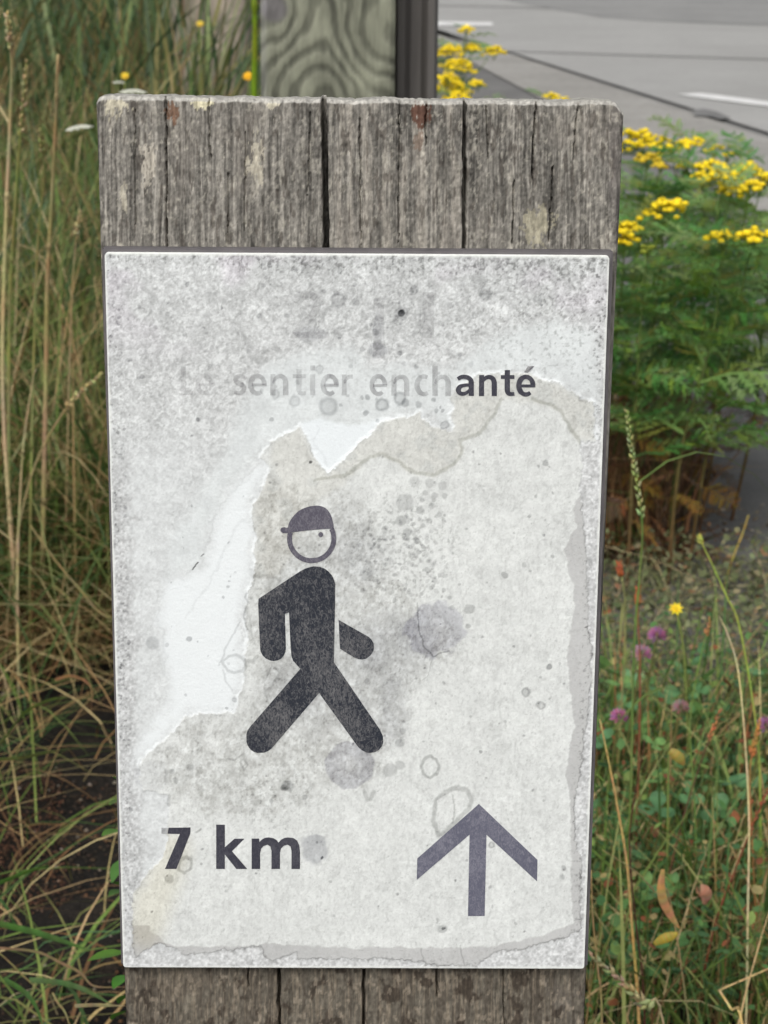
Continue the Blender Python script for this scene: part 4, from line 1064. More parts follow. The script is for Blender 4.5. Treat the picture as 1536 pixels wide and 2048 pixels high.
# dry thatch lying on the ground
n = 1600; b = fan(n, 2.5, 3.0, -500, 520); b[:, 2] = RNG.uniform(-.01, .05, n)
thatch = blades(n, b, RNG.uniform(.08, .24, n), RNG.uniform(.002, .005, n), RNG.uniform(1.2, 2.6, n), pick(n, DRY + BROWN), droop=.62)
n = 110; b = fan(n, 1.5, 1.8, -500, 170); b[:, 2] = RNG.uniform(-.012, .02, n)
low_green = blades(n, b, RNG.uniform(.06, .2, n), RNG.uniform(.002, .006, n), RNG.uniform(.8, 2.4, n), pick(n, GREEN + DRY), droop=.6)
n = 130; b = fan(n, 1.7, 2.5, -700, 620); b[:, 2] = RNG.uniform(-.012, .005, n)
thatch2 = blades(n, b, RNG.uniform(.05, .16, n), RNG.uniform(.002, .004, n), RNG.uniform(1.2, 2.6, n), pick(n, BROWN + DRY), droop=.62)
n = 210; b = fan(n, 1.8, 2.6, -400, 110); b[:, 2] = RNG.uniform(-.012, .03, n)
side_grass = blades(n, b, RNG.uniform(.07, .22, n), RNG.uniform(.0018, .005, n), RNG.uniform(.9, 2.4, n), pick(n, DRY + BROWN + GREEN), seg=7, droop=.62)
mass('dry_thatch', 'tangled dead grass lying at the foot of the tufts', [thatch, thatch2, low_green, side_grass], M_STRAW)
# taller, browner growth farther back
n = 2600; b = fan(n, 3.3, 5.2, -700, 500)
mid1 = blades(n, b, RNG.uniform(.3, .78, n), RNG.uniform(.002, .005, n), RNG.uniform(.2, 1.2, n), pick(n, BROWN + DRY + GREEN) * 1.15, droop=.6)
n = 3600; b = fan(n, 3.3, 5.2, -600, 520)
mid2 = blades(n, b, RNG.uniform(.25, .62, n), RNG.uniform(.005, .012, n), RNG.uniform(.2, 1.1, n), pick(n, DARKG + GREEN) * 1.1, droop=.7)
mass('tall_dry_grass', 'tall brown and olive grass behind the tufts', [mid1, mid2], M_LEAF)
n = 6000; b = fan(n, 5.0, 10.5, -600, 515)
far1 = blades(n, b, RNG.uniform(.35, .95, n), RNG.uniform(.008, .026, n), RNG.uniform(.1, .7, n), pick(n, DARKG) * 1.45, droop=.7)
n = 1800; b = fan(n, 5.0, 9.5, -600, 515)
far2 = blades(n, b, RNG.uniform(.4, .9, n), RNG.uniform(.004, .009, n), RNG.uniform(.1, .7, n), pick(n, BROWN) * 1.2, droop=.6)
mass('far_weeds', 'dark green and brown weeds far behind on the left verge', [far1, far2], M_LEAF)
# verge behind the posts, out of sight from the front
n = 1300; b = fan(n, 2.6, 9, 520, 860)
verge = blades(n, b, RNG.uniform(.10, .35, n), RNG.uniform(.004, .01, n), RNG.uniform(.2, .9, n), pick(n, GREEN), droop=.7)
n = 500; b = fan(n, 1.0, 2.5, 480, 1050)
verge2 = blades(n, b, RNG.uniform(.06, .2, n), RNG.uniform(.003, .006, n), RNG.uniform(.3, 1, n), pick(n, GREEN + DRY), droop=.7)
mass('verge_grass', 'short grass behind the sign post', [verge, verge2], M_LEAF)
# right: thin grass and weeds between sign and footpath
n = 1500; b = fan(n, 1.5, 2.3, 1120, 2300)
r1 = blades(n, b, RNG.uniform(.06, .28, n), RNG.uniform(.0018, .0052, n), RNG.uniform(.1, .8, n), pick(n, GREEN) * 1.45, droop=.7)
n = 1200; b = fan(n, 1.5, 2.25, 1120, 2300)
r2 = blades(n, b, RNG.uniform(.05, .26, n), RNG.uniform(.0012, .0034, n), RNG.uniform(.05, 1.1, n), pick(n, DRY + DRY + BROWN + [((140, 84, 56), 2)]) * 1.7, droop=.6)
n = 2200; b = fan(n, 2.2, 2.95, 1120, 2000)
r3 = blades(n, b, RNG.uniform(.03, .11, n), RNG.uniform(.002, .004, n), RNG.uniform(.4, 1.4, n), pick(n, [((140, 142, 104), 2), ((124, 130, 88), 2), ((172, 160, 126), 1.5)]), droop=.8)
mass('weedy_grass', 'thin green and reddish grass right of the sign', [r1, r2, r3], M_LEAF)

# crumbs of soil, small stones and leaf litter
def crumbs(name, label, spots, size, palette, z=-0.006):
    n = len(spots)
    c = pick(n, palette, .3)
    oct_ = np.array([(1, 0, 0), (0, 1, 0), (-1, 0, 0), (0, -1, 0), (0, 0, .7), (0, 0, -.6)], float)
    sz = RNG.uniform(*size, n)[:, None, None]
    jit = RNG.uniform(.55, 1.35, (n, 6, 3))
    a = RNG.uniform(0, 6.28, n)
    rot = np.stack([np.stack([np.cos(a), -np.sin(a), 0 * a], -1), np.stack([np.sin(a), np.cos(a), 0 * a], -1), np.stack([0 * a, 0 * a, 0 * a + 1], -1)], 1)
    V = np.einsum('nij,nkj->nki', rot, oct_[None] * jit * sz) + spots[:, None, :]
    tri = np.array([(0, 1, 4), (1, 2, 4), (2, 3, 4), (3, 0, 4), (1, 0, 5), (2, 1, 5), (3, 2, 5), (0, 3, 5)])
    T = (np.arange(n)[:, None, None] * 6 + tri[None]).reshape(-1, 3)
    o = link(name, np_mesh(name, V.reshape(-1, 3), None, np.repeat(c, 6, 0), False, T), None, M_ROCK)
    return tag(o, label, kind='stuff')
s1 = fan(6500, 1.55, 2.7, -300, 420); s1[:, 2] = -0.012 + RNG.uniform(-.004, .003, 6500)
crumbs('soil_crumbs', 'crumbs of soil and small stones on the bare ground left of the sign', s1, (.0008, .0032), [((58, 50, 42), 6), ((88, 70, 56), 3), ((138, 128, 114), .7), ((96, 70, 52), 2)])
s1 = fan(4200, 1.9, 2.3, -300, 130); s1[:, 2] = -0.012 + RNG.uniform(-.006, .006, 4200)
crumbs('reddish_soil', 'heap of loose reddish-brown soil crumbs at the left edge', s1, (.0006, .0022), [((88, 60, 46), 4), ((108, 78, 60), 3), ((66, 48, 40), 4), ((140, 116, 96), .5)])
s2 = fan(2600, 2.2, 3.3, 1120, 2200); s2[:, 2] = RNG.uniform(0.003, .008, len(s2))
crumbs('path_grit', 'grit and dry scraps along the ragged edge of the footpath', s2, (.0015, .005), [((140, 130, 112), 3), ((104, 92, 76), 3), ((120, 84, 60), 2), ((168, 160, 146), 1)])

# ------------------------------------------------------------------ single grass stalks
def lerp_path(px, d0, d1):
    """Pixel path to points in the place; depth runs from d0 at the first to d1 at the last."""
    m = len(px)
    return [at(x, y, d0 + (d1 - d0) * i / (m - 1)) for i, (x, y) in enumerate(px)]

def smooth3(pts, n=5):
    out = []
    P_ = [pts[0] * 2 - pts[1]] + list(pts) + [pts[-1] * 2 - pts[-2]]
    for i in range(len(pts) - 1):
        p0, p1, p2, p3 = P_[i:i + 4]
        for j in range(n):
            t = j / n
            out.append(0.5 * (2 * p1 + (p2 - p0) * t + (2 * p0 - 5 * p1 + 4 * p2 - p3) * t * t + (3 * p1 - p0 - 3 * p2 + p3) * t ** 3))
    return out + [pts[-1]]

def to_ground(pts):
    """Prolong a path that starts above the ground straight down to it."""
    p, q = pts[0], pts[1]
    if p.z < 0.005: return pts
    d = (p - q)
    d.z = -abs(d.z) - 0.02
    d = Vector((d.x * .5, d.y * .5, d.z))
    k = (p.z + 0.02) / -d.z
    k2 = min(1.0, 0.15 / max(1e-6, (Vector((d.x, d.y)).length * k)))
    return [Vector((p.x + d.x * k * k2, p.y + d.y * k * k2, -0.02))] + list(pts)

def spikelets(mb, pts, n, size, col, spread=0.45):
    pts = [Vector(p) for p in pts]
    for i in range(n):
        t = i / n * (len(pts) - 1)
        k = min(int(t), len(pts) - 2)
        p = pts[k].lerp(pts[k + 1], t - k)
        ax = (pts[k + 1] - pts[k]).normalized()
        a = ax.orthogonal().normalized(); bb = ax.cross(a)
        ang = i * 2.4
        d = (ax + (a * math.cos(ang) + bb * math.sin(ang)) * spread).normalized()
        s = size * random.uniform(.75, 1.2) * (1 - .35 * i / n)
        u_ = d.orthogonal().normalized(); w_ = d.cross(u_)
        r = s * .22
        c = tuple(x * random.uniform(.8, 1.2) for x in col)
        vs_ = [p, p + d * s * .4 + u_ * r, p + d * s * .4 + w_ * r, p + d * s * .4 - u_ * r, p + d * s * .4 - w_ * r, p + d * s]
        mb.add(vs_, (), [(0, 2, 1), (0, 3, 2), (0, 4, 3), (0, 1, 4), (1, 2, 5), (2, 3, 5), (3, 4, 5), (4, 1, 5)], c)

def stalk(name, label, px, d0, d1, r, col, head=None, group=None, leaves=0, cat='grass stalk', ground=True):
    pts = lerp_path(px, d0, d1)
    if ground: pts = to_ground(pts)
    sp = smooth3(pts, 5)
    root = thing(name, Vector((pts[0].x, pts[0].y, max(pts[0].z, 0))), label, cat, group)
    mb = MB()
    m = len(sp)
    rad = [r * (1 - .55 * i / m) for i in range(m)]
    cc = [tuple(c * random.uniform(.85, 1.15) for c in col) for _ in range(m)]
    mb.tube(sp, rad, cc, 6)
    mb.build('stem', M_STRAW, root)
    # swollen nodes
    for k in range(max(2, m // 4), m - 2, max(3, m // 3)):
        nb = MB()
        dd = (sp[k + 1] - sp[k]).normalized()
        nb.tube([sp[k] - dd * r * 1.6, sp[k], sp[k] + dd * r * 1.6], [rad[k] * 1.05, rad[k] * 1.45, rad[k] * 1.05], tuple(c * .75 for c in col), 6)
        nb.build('node', M_STRAW, root)
    if head:
        frac, n_, size, hc = head
        hb = MB(); k = int(m * (1 - frac))
        spikelets(hb, sp[k:], n_, size, hc)
        hb.build('seed_head', M_STRAW, root)
    for i in range(leaves):
        k = int(m * random.uniform(.15, .7))
        a = random.uniform(0, 6.28); L_ = random.uniform(.08, .16)
        o_ = Vector((math.cos(a), math.sin(a), 0))
        lp = [sp[k] + o_ * (L_ * t) + Vector((0, 0, L_ * (.9 * t - 1.1 * t * t))) for t in (0, .2, .4, .6, .8, 1)]
        lb = MB(); lb.ribbon(lp, [.003, .004, .004, .0032, .002, .0004], o_.cross(Vector((0, 0, 1))), tuple(c * .95 for c in col), .3)
        lb.build('leaf', M_LEAF, root)
    return root

STRAW, PALEST, OLIVE, GRN, RED = lin(166, 150, 108), lin(186, 172, 130), lin(134, 136, 84), lin(104, 126, 64), lin(118, 66, 46)
LSTALKS = [
    ('pale straw stalk tallest at the left edge of the picture, in the blurred grass', [(30, 1180), (6, 800), (10, 500), (20, 250), (24, 120), (14, 30)], 2.55, 2.3, .0030, PALEST, (.16, 26, .012, PALEST)),
    ('thick straw stalk nearest the post corner among the left grass, ending at a blunt tip', [(85, 1150), (92, 760), (95, 560), (104, 400), (111, 250), (116, 110)], 2.6, 2.35, .0034, STRAW, None),
    ('slim olive stalk leaning right between the two tall straw stalks on the left', [(20, 1150), (18, 700), (26, 480), (40, 280), (54, 120)], 2.6, 2.4, .0026, OLIVE, (.2, 26, .011, STRAW)),
    ('short bent olive stalk below the white flower head on the left', [(60, 1120), (68, 700), (76, 480), (88, 350), (80, 258)], 2.5, 2.35, .0017, OLIVE, (.12, 14, .009, OLIVE)),
    ('straw stalk leaning right against the left edge of the sign', [(20, 1180), (60, 960), (130, 820), (205, 745)], 2.5, 2.35, .0016, STRAW, (.25, 22, .010, PALEST)),
    ('dry bent stalk with pale kink in the middle of the left grass', [(35, 1170), (40, 1000), (48, 880), (66, 760), (72, 740)], 2.4, 2.3, .0016, PALEST, None),
    ('thin straw stalk standing at the left of the brown grass', [(130, 1150), (140, 700), (150, 500), (160, 420)], 2.7, 2.6, .0016, STRAW, (.2, 20, .010, PALEST)),
    ('broad yellow-green blade rising beside the grained post', [(505, 600), (507, 330), (508, 180), (510, 60), (506, -60)], 3.6, 3.5, .0075, lin(112, 132, 34), None),
]
for lab, px, d0, d1, r, col, head in LSTALKS:
    stalk('grass_stalk', lab, px, d0, d1, r, col, head, 'tall stalks in the left grass', leaves=random.choice((0, 1, 1)))

RSTALKS = [
    ('green grass stalk with narrow seed head close to the right edge of the sign', [(1262, 1560), (1268, 1300), (1282, 1120), (1284, 1040), (1272, 950), (1262, 890), (1254, 822)], 1.75, 1.7, .0012, GRN, (.44, 44, .0085, lin(150, 156, 104))),
    ('longest bleached straw stalk at the far right, bending left at its tip', [(1492, 2048), (1496, 1800), (1498, 1640), (1490, 1480), (1476, 1340), (1456, 1270), (1438, 1232)], 1.55, 1.75, .0011, PALEST, None),
    ('yellow-green stalk with a small bud leaning left at the right edge', [(1520, 1560), (1505, 1400), (1478, 1250), (1452, 1190), (1420, 1120), (1397, 1074)], 1.8, 1.85, .0012, lin(140, 152, 70), (.08, 8, .008, lin(168, 164, 84))),
    ('straw-coloured thick stalk standing close to the lower right corner of the sign', [(1278, 2048), (1266, 1880), (1254, 1730), (1236, 1620), (1222, 1545), (1200, 1440)], 1.5, 1.5, .0014, lin(196, 164, 104), None),
    ('dark red-brown stalk crossing the straw one beside the sign', [(1288, 2000), (1272, 1850), (1260, 1720), (1262, 1640), (1290, 1480)], 1.52, 1.58, .0010, lin(74, 44, 34), None),
    ('fallen bleached seed stalk lying across the bottom right next to the post', [(1330, 2060), (1292, 2012), (1262, 1980), (1220, 1942), (1182, 1912)], 1.3, 1.3, .0009, PALEST, (.7, 26, .010, PALEST)),
    ('sharply bent pale straw in the lower right corner', [(1486, 2060), (1462, 2018), (1441, 1984), (1443, 1979), (1490, 1958), (1545, 1934)], 1.45, 1.5, .0012, lin(214, 184, 128), None),
    ('thin straw twig slanting down to the right below the arrow', [(1345, 1822), (1310, 1784), (1270, 1742), (1205, 1700)], 1.5, 1.45, .0007, STRAW, None),
    ('rusty red stalk rising to the right edge of the picture', [(1396, 2010), (1430, 1850), (1470, 1740), (1510, 1640), (1545, 1560)], 1.65, 1.7, .0012, RED, (.3, 18, .007, lin(140, 82, 54))),
    ('pale straw stalk tight against the lower right edge of the sign', [(1204, 2060), (1196, 1940), (1186, 1840), (1182, 1740)], 1.35, 1.35, .0010, lin(180, 156, 108), None),
    ('reddish upright stalk with rusty flower remains beside the yellow flower', [(1278, 1500), (1280, 1330), (1276, 1240), (1276, 1180)], 1.9, 1.9, .0012, lin(132, 84, 60), (.18, 24, .009, lin(150, 92, 56))),
    ('olive stalk with rusty head touching the right edge of the sign', [(1240, 1460), (1250, 1300), (1250, 1200), (1238, 1130)], 2.0, 2.0, .0011, OLIVE, (.14, 20, .010, lin(150, 82, 52))),
    ('green upright stalk in the middle of the right weeds', [(1392, 1800), (1390, 1620), (1380, 1450), (1398, 1330), (1420, 1240)], 1.8, 1.85, .0010, GRN, (.1, 10, .007, lin(160, 110, 74))),
    ('brown stem with small buds leaning right under the clover leaves', [(1330, 1800), (1360, 1660), (1400, 1530), (1440, 1420)], 1.75, 1.8, .0010, lin(88, 62, 44), (.15, 14, .007, lin(170, 108, 76))),
    ('orange-brown stem at the right edge below the bent straw tip', [(1515, 1900), (1505, 1700), (1500, 1540), (1520, 1440)], 1.75, 1.8, .0011, lin(150, 106, 62), (.2, 18, .009, lin(168, 120, 66))),
    ('thin yellow stalk rising from the mossy path edge on the right', [(1452, 1160), (1468, 1110), (1484, 1070), (1497, 1030)], 2.9, 2.9, .0018, lin(176, 158, 84), None),
]
for lab, px, d0, d1, r, col, head in RSTALKS:
    stalk('grass_stalk', lab, px, d0, d1, r, col, head, 'stalks in the right weeds', leaves=1 if col in (GRN, OLIVE) else 0)

# fallen blades over the dark soil, lower left
FALLEN = [
    ('broad green blade arching over the soil at the lower left', [(-60, 1835), (0, 1848), (60, 1862), (120, 1880), (175, 1900)], 1.7, 1.62, .0075, lin(84, 122, 62)),
    ('green blade pointing up to the right above the bare soil', [(-20, 1500), (10, 1475), (50, 1425), (100, 1400), (140, 1395)], 2.1, 2.1, .0055, lin(104, 124, 62)),
    ('yellowing green blade lying level over the bare soil', [(-30, 1520), (40, 1516), (80, 1508), (130, 1498)], 2.05, 2.1, .0050, lin(118, 128, 70)),
    ('bright green blade at the left edge below the soil patch', [(-40, 1775), (0, 1765), (50, 1745), (100, 1730)], 1.75, 1.75, .0065, lin(88, 126, 56)),
    ('thin dry bent stem running down to the post at the lower left', [(-20, 1895), (70, 1903), (120, 1925), (160, 1945), (188, 1972), (250, 1974)], 1.5, 1.3, .0022, lin(150, 130, 96)),
    ('pale dry stem slanting down from the left edge to a yellow tip', [(-20, 1890), (20, 1925), (50, 1955), (84, 1985)], 1.5, 1.5, .0020, lin(164, 150, 100)),
    ('dull green blade hanging from the bent stem at the bottom left', [(60, 1960), (120, 1965), (170, 1980), (225, 2010)], 1.5, 1.4, .0045, lin(96, 122, 76)),
    ('dark green blade curving down at the bottom left corner', [(10, 1960), (50, 1985), (75, 2020), (90, 2070)], 1.45, 1.4, .0060, lin(78, 112, 58)),
    ('pale dry twig with swollen tip at the bottom left', [(105, 1985), (115, 2005), (130, 2025), (142, 2060)], 1.4, 1.4, .0028, lin(170, 158, 110)),
    ('light dry stem level against the foot of the post', [(150, 2012), (190, 2010), (252, 2012)], 1.2, 1.15, .0022, lin(160, 146, 112)),
    ('brown curved twig over the reddish soil at the left', [(-10, 1660), (40, 1645), (90, 1615), (120, 1575), (128, 1560)], 1.95, 1.95, .0026, lin(128, 106, 80)),
    ('arched dead blade with orange bend at the soil edge', [(110, 1360), (140, 1352), (170, 1362), (184, 1385), (180, 1440)], 2.15, 2.1, .0035, lin(156, 120, 84)),
    ('long pale stem lying level across the thatch', [(-20, 1208), (60, 1209), (130, 1210), (160, 1212)], 2.25, 2.25, .0024, lin(160, 152, 112)),
    ('long dry stem slanting down to the sign through the thatch', [(60, 1050), (110, 1120), (160, 1180), (200, 1225), (235, 1240)], 2.25, 2.2, .0035, lin(166, 150, 106)),
]
for lab, px, d0, d1, w_, col in FALLEN:
    pts = smooth3(lerp_path(px, d0, d1), 5)
    mb = MB(); m = len(pts)
    mb.ribbon(pts, [w_ * max(.06, min(1, 3 * (1 - i / (m - 1))) ** .7) for i in range(m)], Vector((.3, -.5, .8)), [tuple(c * random.uniform(.85, 1.1) for c in col) for _ in range(m)], .25)
    o = link('fallen_blade', mb.mesh('fallen_blade', pts[0]), None, M_LEAF); o.location = pts[0]
    tag(o, lab, 'grass blade', 'blades lying over the soil')

def curl_leaf(name, lab, px, d, w_, col, side=(1, 0, .2)):
    pts = smooth3(lerp_path(px, d, d), 5); mb = MB(); m = len(pts)
    mb.ribbon(pts, [w_ * max(.08, math.sin(math.pi * min(.97, .06 + .94 * i / (m - 1))) ** .6) for i in range(m)], side, [tuple(c * random.uniform(.8, 1.15) for c in col) for _ in range(m)], .7)
    o = link(name, mb.mesh(name, pts[0]), None, M_LEAF); o.location = pts[0]
    tag(o, lab, 'dead leaf')
curl_leaf('curled_leaf', 'curled peach-brown dead leaf hanging right of the arrow', [(1326, 1738), (1322, 1775), (1328, 1805), (1342, 1832), (1358, 1856)], 1.45, .0065, lin(206, 160, 108))
curl_leaf('yellow_leaf', 'small yellow dying leaf under the curled brown one', [(1308, 1888), (1326, 1878), (1342, 1872), (1356, 1866)], 1.45, .007, lin(190, 168, 70), (0, .3, 1))
curl_leaf('curled_leaf', 'tan seed-pod-like leaf below the clover leaves', [(1340, 1500), (1350, 1508), (1360, 1518), (1368, 1530)], 1.7, .009, lin(166, 146, 76))
curl_leaf('curled_leaf', 'wilted pink-brown leaf near the right bottom stalks', [(1392, 1782), (1402, 1780), (1412, 1790), (1408, 1808)], 1.6, .011, lin(180, 132, 108))

# ------------------------------------------------------------------ leafy weed at the left foot of the sign
def simple_leaf(mb, base, d, L_, w_, col, up=Vector((0, 0, 1))):
    d = d.normalized()
    side = d.cross(up)
    if side.length < .1: side = d.orthogonal()
    pts = [base + d * (L_ * t) + up * (L_ * (.25 * t - .35 * t * t)) for t in (0, .12, .3, .5, .7, .88, 1)]
    mb.ribbon(pts, [w_ * k for k in (.08, .45, .9, 1, .78, .4, .03)], side, col, .25)

def leafy_weed(lab, px, d, leaves, col):
    pts = smooth3(to_ground(lerp_path(px, d, d)), 4)
    root = thing('leafy_weed', Vector((pts[0].x, pts[0].y, 0)), lab, 'weed')
    mb = MB(); mb.tube(pts, [.0016 * (1 - .5 * i / len(pts)) for i in range(len(pts))], lin(120, 130, 70), 6)
    mb.build('stem', M_LEAF, root)
    for (x, y, dx, dy, L_) in leaves:
        p = at(x, y, d)
        q = at(x + dx, y + dy, d + random.uniform(-.03, .03))
        lb = MB(); simple_leaf(lb, p, q - p, L_, L_ * .45, tuple(c * random.uniform(.8, 1.2) for c in col))
        lb.build('leaf', M_LEAF, root)
leafy_weed('green leafy weed growing behind the lower left edge of the sign', [(262, 2040), (256, 1900), (246, 1780), (240, 1700), (236, 1560)], 1.25,
           [(240, 1600, -20, 6, .012), (242, 1660, -44, 8, .018), (240, 1720, -16, 40, .016), (236, 1770, -26, -16, .018), (246, 1780, -40, 10, .016), (252, 1905, -66, 8, .024), (252, 1950, -36, 30, .020), (258, 2020, -56, 20, .026), (250, 1990, -20, 20, .016), (238, 1560, -12, -22, .014)], lin(86, 128, 52))

# ------------------------------------------------------------------ umbels and single yellow flowers, left
def umbel(lab, px, d0, d1, width_px, tilt=0.0):
    pts = smooth3(to_ground(lerp_path(px, d0, d1)), 4)
    root = thing('wild_carrot', Vector((pts[0].x, pts[0].y, 0)), lab, 'wildflower', 'white umbels left of the post')
    mb = MB(); mb.tube(pts, .0013, lin(110, 116, 70), 5); mb.build('stem', M_STRAW, root)
    R_ = width_px / F_PX * d1 / 2
    hb = MB(); c = pts[-1]
    for i in range(44):
        a, r = i * 2.4, R_ * math.sqrt((i + .5) / 44)
        p = c + Vector((math.cos(a) * r, math.sin(a) * r * .9, R_ * (.22 - .22 * (r / R_) ** 2) + tilt * math.cos(a) * r))
        hb.dome(p, R_ * .14, R_ * .07, 6, lin(206, 208, 188), lin(232, 234, 222))
        hb.tube([c - Vector((0, 0, R_ * .55)), p], [.0005, .0004], lin(130, 140, 90), 3)
    hb.build('flower_head', M_PETAL, root)
umbel('flat white flower head seen edge-on against the brown grass left of the post', [(110, 900), (125, 500), (140, 330), (158, 258)], 3.0, 2.9, 52, .15)
umbel('flat white flower head just above the upper left post corner', [(258, 700), (262, 400), (264, 260), (266, 186)], 3.4, 3.3, 52)
umbel('small white flower head behind the upper left post corner', [(232, 700), (236, 400), (237, 260), (237, 166)], 3.6, 3.5, 24)

def daisy(lab, px, d, r_, col, centre=None, group=None, petals=10):
    pts = smooth3(to_ground(lerp_path(px, d, d)), 4)
    root = thing('yellow_wildflower', Vector((pts[0].x, pts[0].y, 0)), lab, 'wildflower', group)
    mb = MB(); mb.tube(pts, .0012, lin(112, 124, 66), 5); mb.build('stem', M_STRAW, root)
    c = pts[-1]; ax = Vector((0, -.7, .7))
    a_ = ax.orthogonal().normalized(); b2 = ax.normalized().cross(a_)
    for layer in range(2):
        for i in range(petals):
            t = 2 * math.pi * (i + layer * .5) / petals
            d_ = (a_ * math.cos(t) + b2 * math.sin(t)) + ax * (.25 + .3 * layer)
            lb = MB() if False else None
    pb = MB()
    for layer in range(2):
        for i in range(petals):
            t = 2 * math.pi * (i + layer * .5) / petals
            d_ = (a_ * math.cos(t) + b2 * math.sin(t)) + ax * (.2 + .35 * layer)
            simple_leaf(pb, c, d_, r_ * (1 - .3 * layer), r_ * .35, tuple(k * random.uniform(.85, 1.1) for k in col), ax)
    pb.build('petals', M_PETAL, root)
    cb = MB(); cb.dome(c + ax * r_ * .1, r_ * .3, r_ * .2, 8, centre or tuple(k * .8 for k in col), axis=ax); cb.build('flower_centre', M_PETAL, root)
YEL = lin(246, 208, 40)
daisy('orange-yellow flower beside the left side of the grained post', [(497, 500), (498, 300), (497, 153)], 3.9, .011, lin(240, 190, 44))
daisy('yellow flower in front of the pale marker post', [(398, 400), (400, 200), (400, 48)], 4.6, .009, lin(220, 190, 70))
daisy('tiny yellow flower next to the small white flower head', [(252, 500), (251, 300), (250, 152)], 3.6, .008, lin(226, 196, 60))
daisy('single bright yellow flower among the weeds right of the sign', [(1376, 1500), (1372, 1380), (1366, 1290), (1352, 1218)], 2.05, .0075, lin(238, 208, 48), petals=8)

# ------------------------------------------------------------------ tansy
def tansy_leaf_mesh(name, seed, col, tip):
    rnd = random.Random(seed)
    mb = MB()
    n = 10
    mb.ribbon([Vector((t, 0, .10 * t - .28 * t * t)) for t in (0, .25, .5, .75, 1)], [.035, .03, .025, .02, .008], (0, 1, 0), col, .2)
    for i in range(n):
        t = .14 + .84 * i / n
        L_ = (.30 * math.sin(math.pi * min(1, .22 + .8 * t)) + .04) * rnd.uniform(.85, 1.15)
        for s in (-1, 1):
            b = Vector((t, 0, .10 * t - .28 * t * t))
            dr = Vector((.62, s, rnd.uniform(-.25, .15))).normalized()
            c = tuple(k * rnd.uniform(.8, 1.2) for k in (col if rnd.random() < .8 else tip))
            pts = [b + dr * (L_ * k) + Vector((0, 0, -.12 * L_ * k * k)) for k in (0, .5, 1)]
            mb.ribbon(pts, [.022, .03, .004], dr.cross(Vector((0, 0, 1))), c, .1)
            for j in range(5):
                for s2 in (-1, 1):
                    k = .2 + .16 * j
                    p = b + dr * (L_ * k)
                    pd = Vector((-dr.y, dr.x, 0)) * s2
                    e = p + (pd * .7 + dr * .7) * (L_ * .26 * (1 - .4 * k))
                    wv = dr * (L_ * .07)
                    mb.add([p - wv, p + wv, e + Vector((0, 0, rnd.uniform(-.02, .02)))], (), [(0, 1, 2)], c)
    me = mb.mesh(name)
    me.materials.append(M_LEAF)
    return me
LEAF_G = [tansy_leaf_mesh('tansy_leaf', i, c, lin(124, 150, 70)) for i, c in enumerate((lin(114, 154, 84), lin(136, 170, 96), lin(96, 138, 76)))]
LEAF_D = [tansy_leaf_mesh('dead_tansy_leaf', 9 + i, c, lin(120, 84, 50)) for i, c in enumerate((lin(112, 84, 58), lin(160, 126, 60), lin(92, 74, 56)))]

def aim(dv, roll=0.0):
    dv = dv.normalized()
    q = dv.to_track_quat('X', 'Z')
    return (q @ Matrix.Rotation(roll, 3, 'X').to_quaternion()).to_euler()

def corymb(mb, c, width, ycol, tilt):
    n = max(5, int((width / .0095) ** 2 * .95))
    n = min(n, 64)
    R_ = width / 2
    for i in range(n):
        a, r = i * 2.4 + tilt * 9, R_ * math.sqrt((i + .3) / n) * random.uniform(.85, 1.12)
        p = c + Vector((math.cos(a) * r, math.sin(a) * r, -.42 * r * r / R_ + random.uniform(-.22, .22) * R_ + tilt * math.cos(a) * r))
        s = random.uniform(.0036, .0068)
        k = random.uniform(.78, 1.12)
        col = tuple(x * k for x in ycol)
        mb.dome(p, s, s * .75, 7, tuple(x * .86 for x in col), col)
    return n

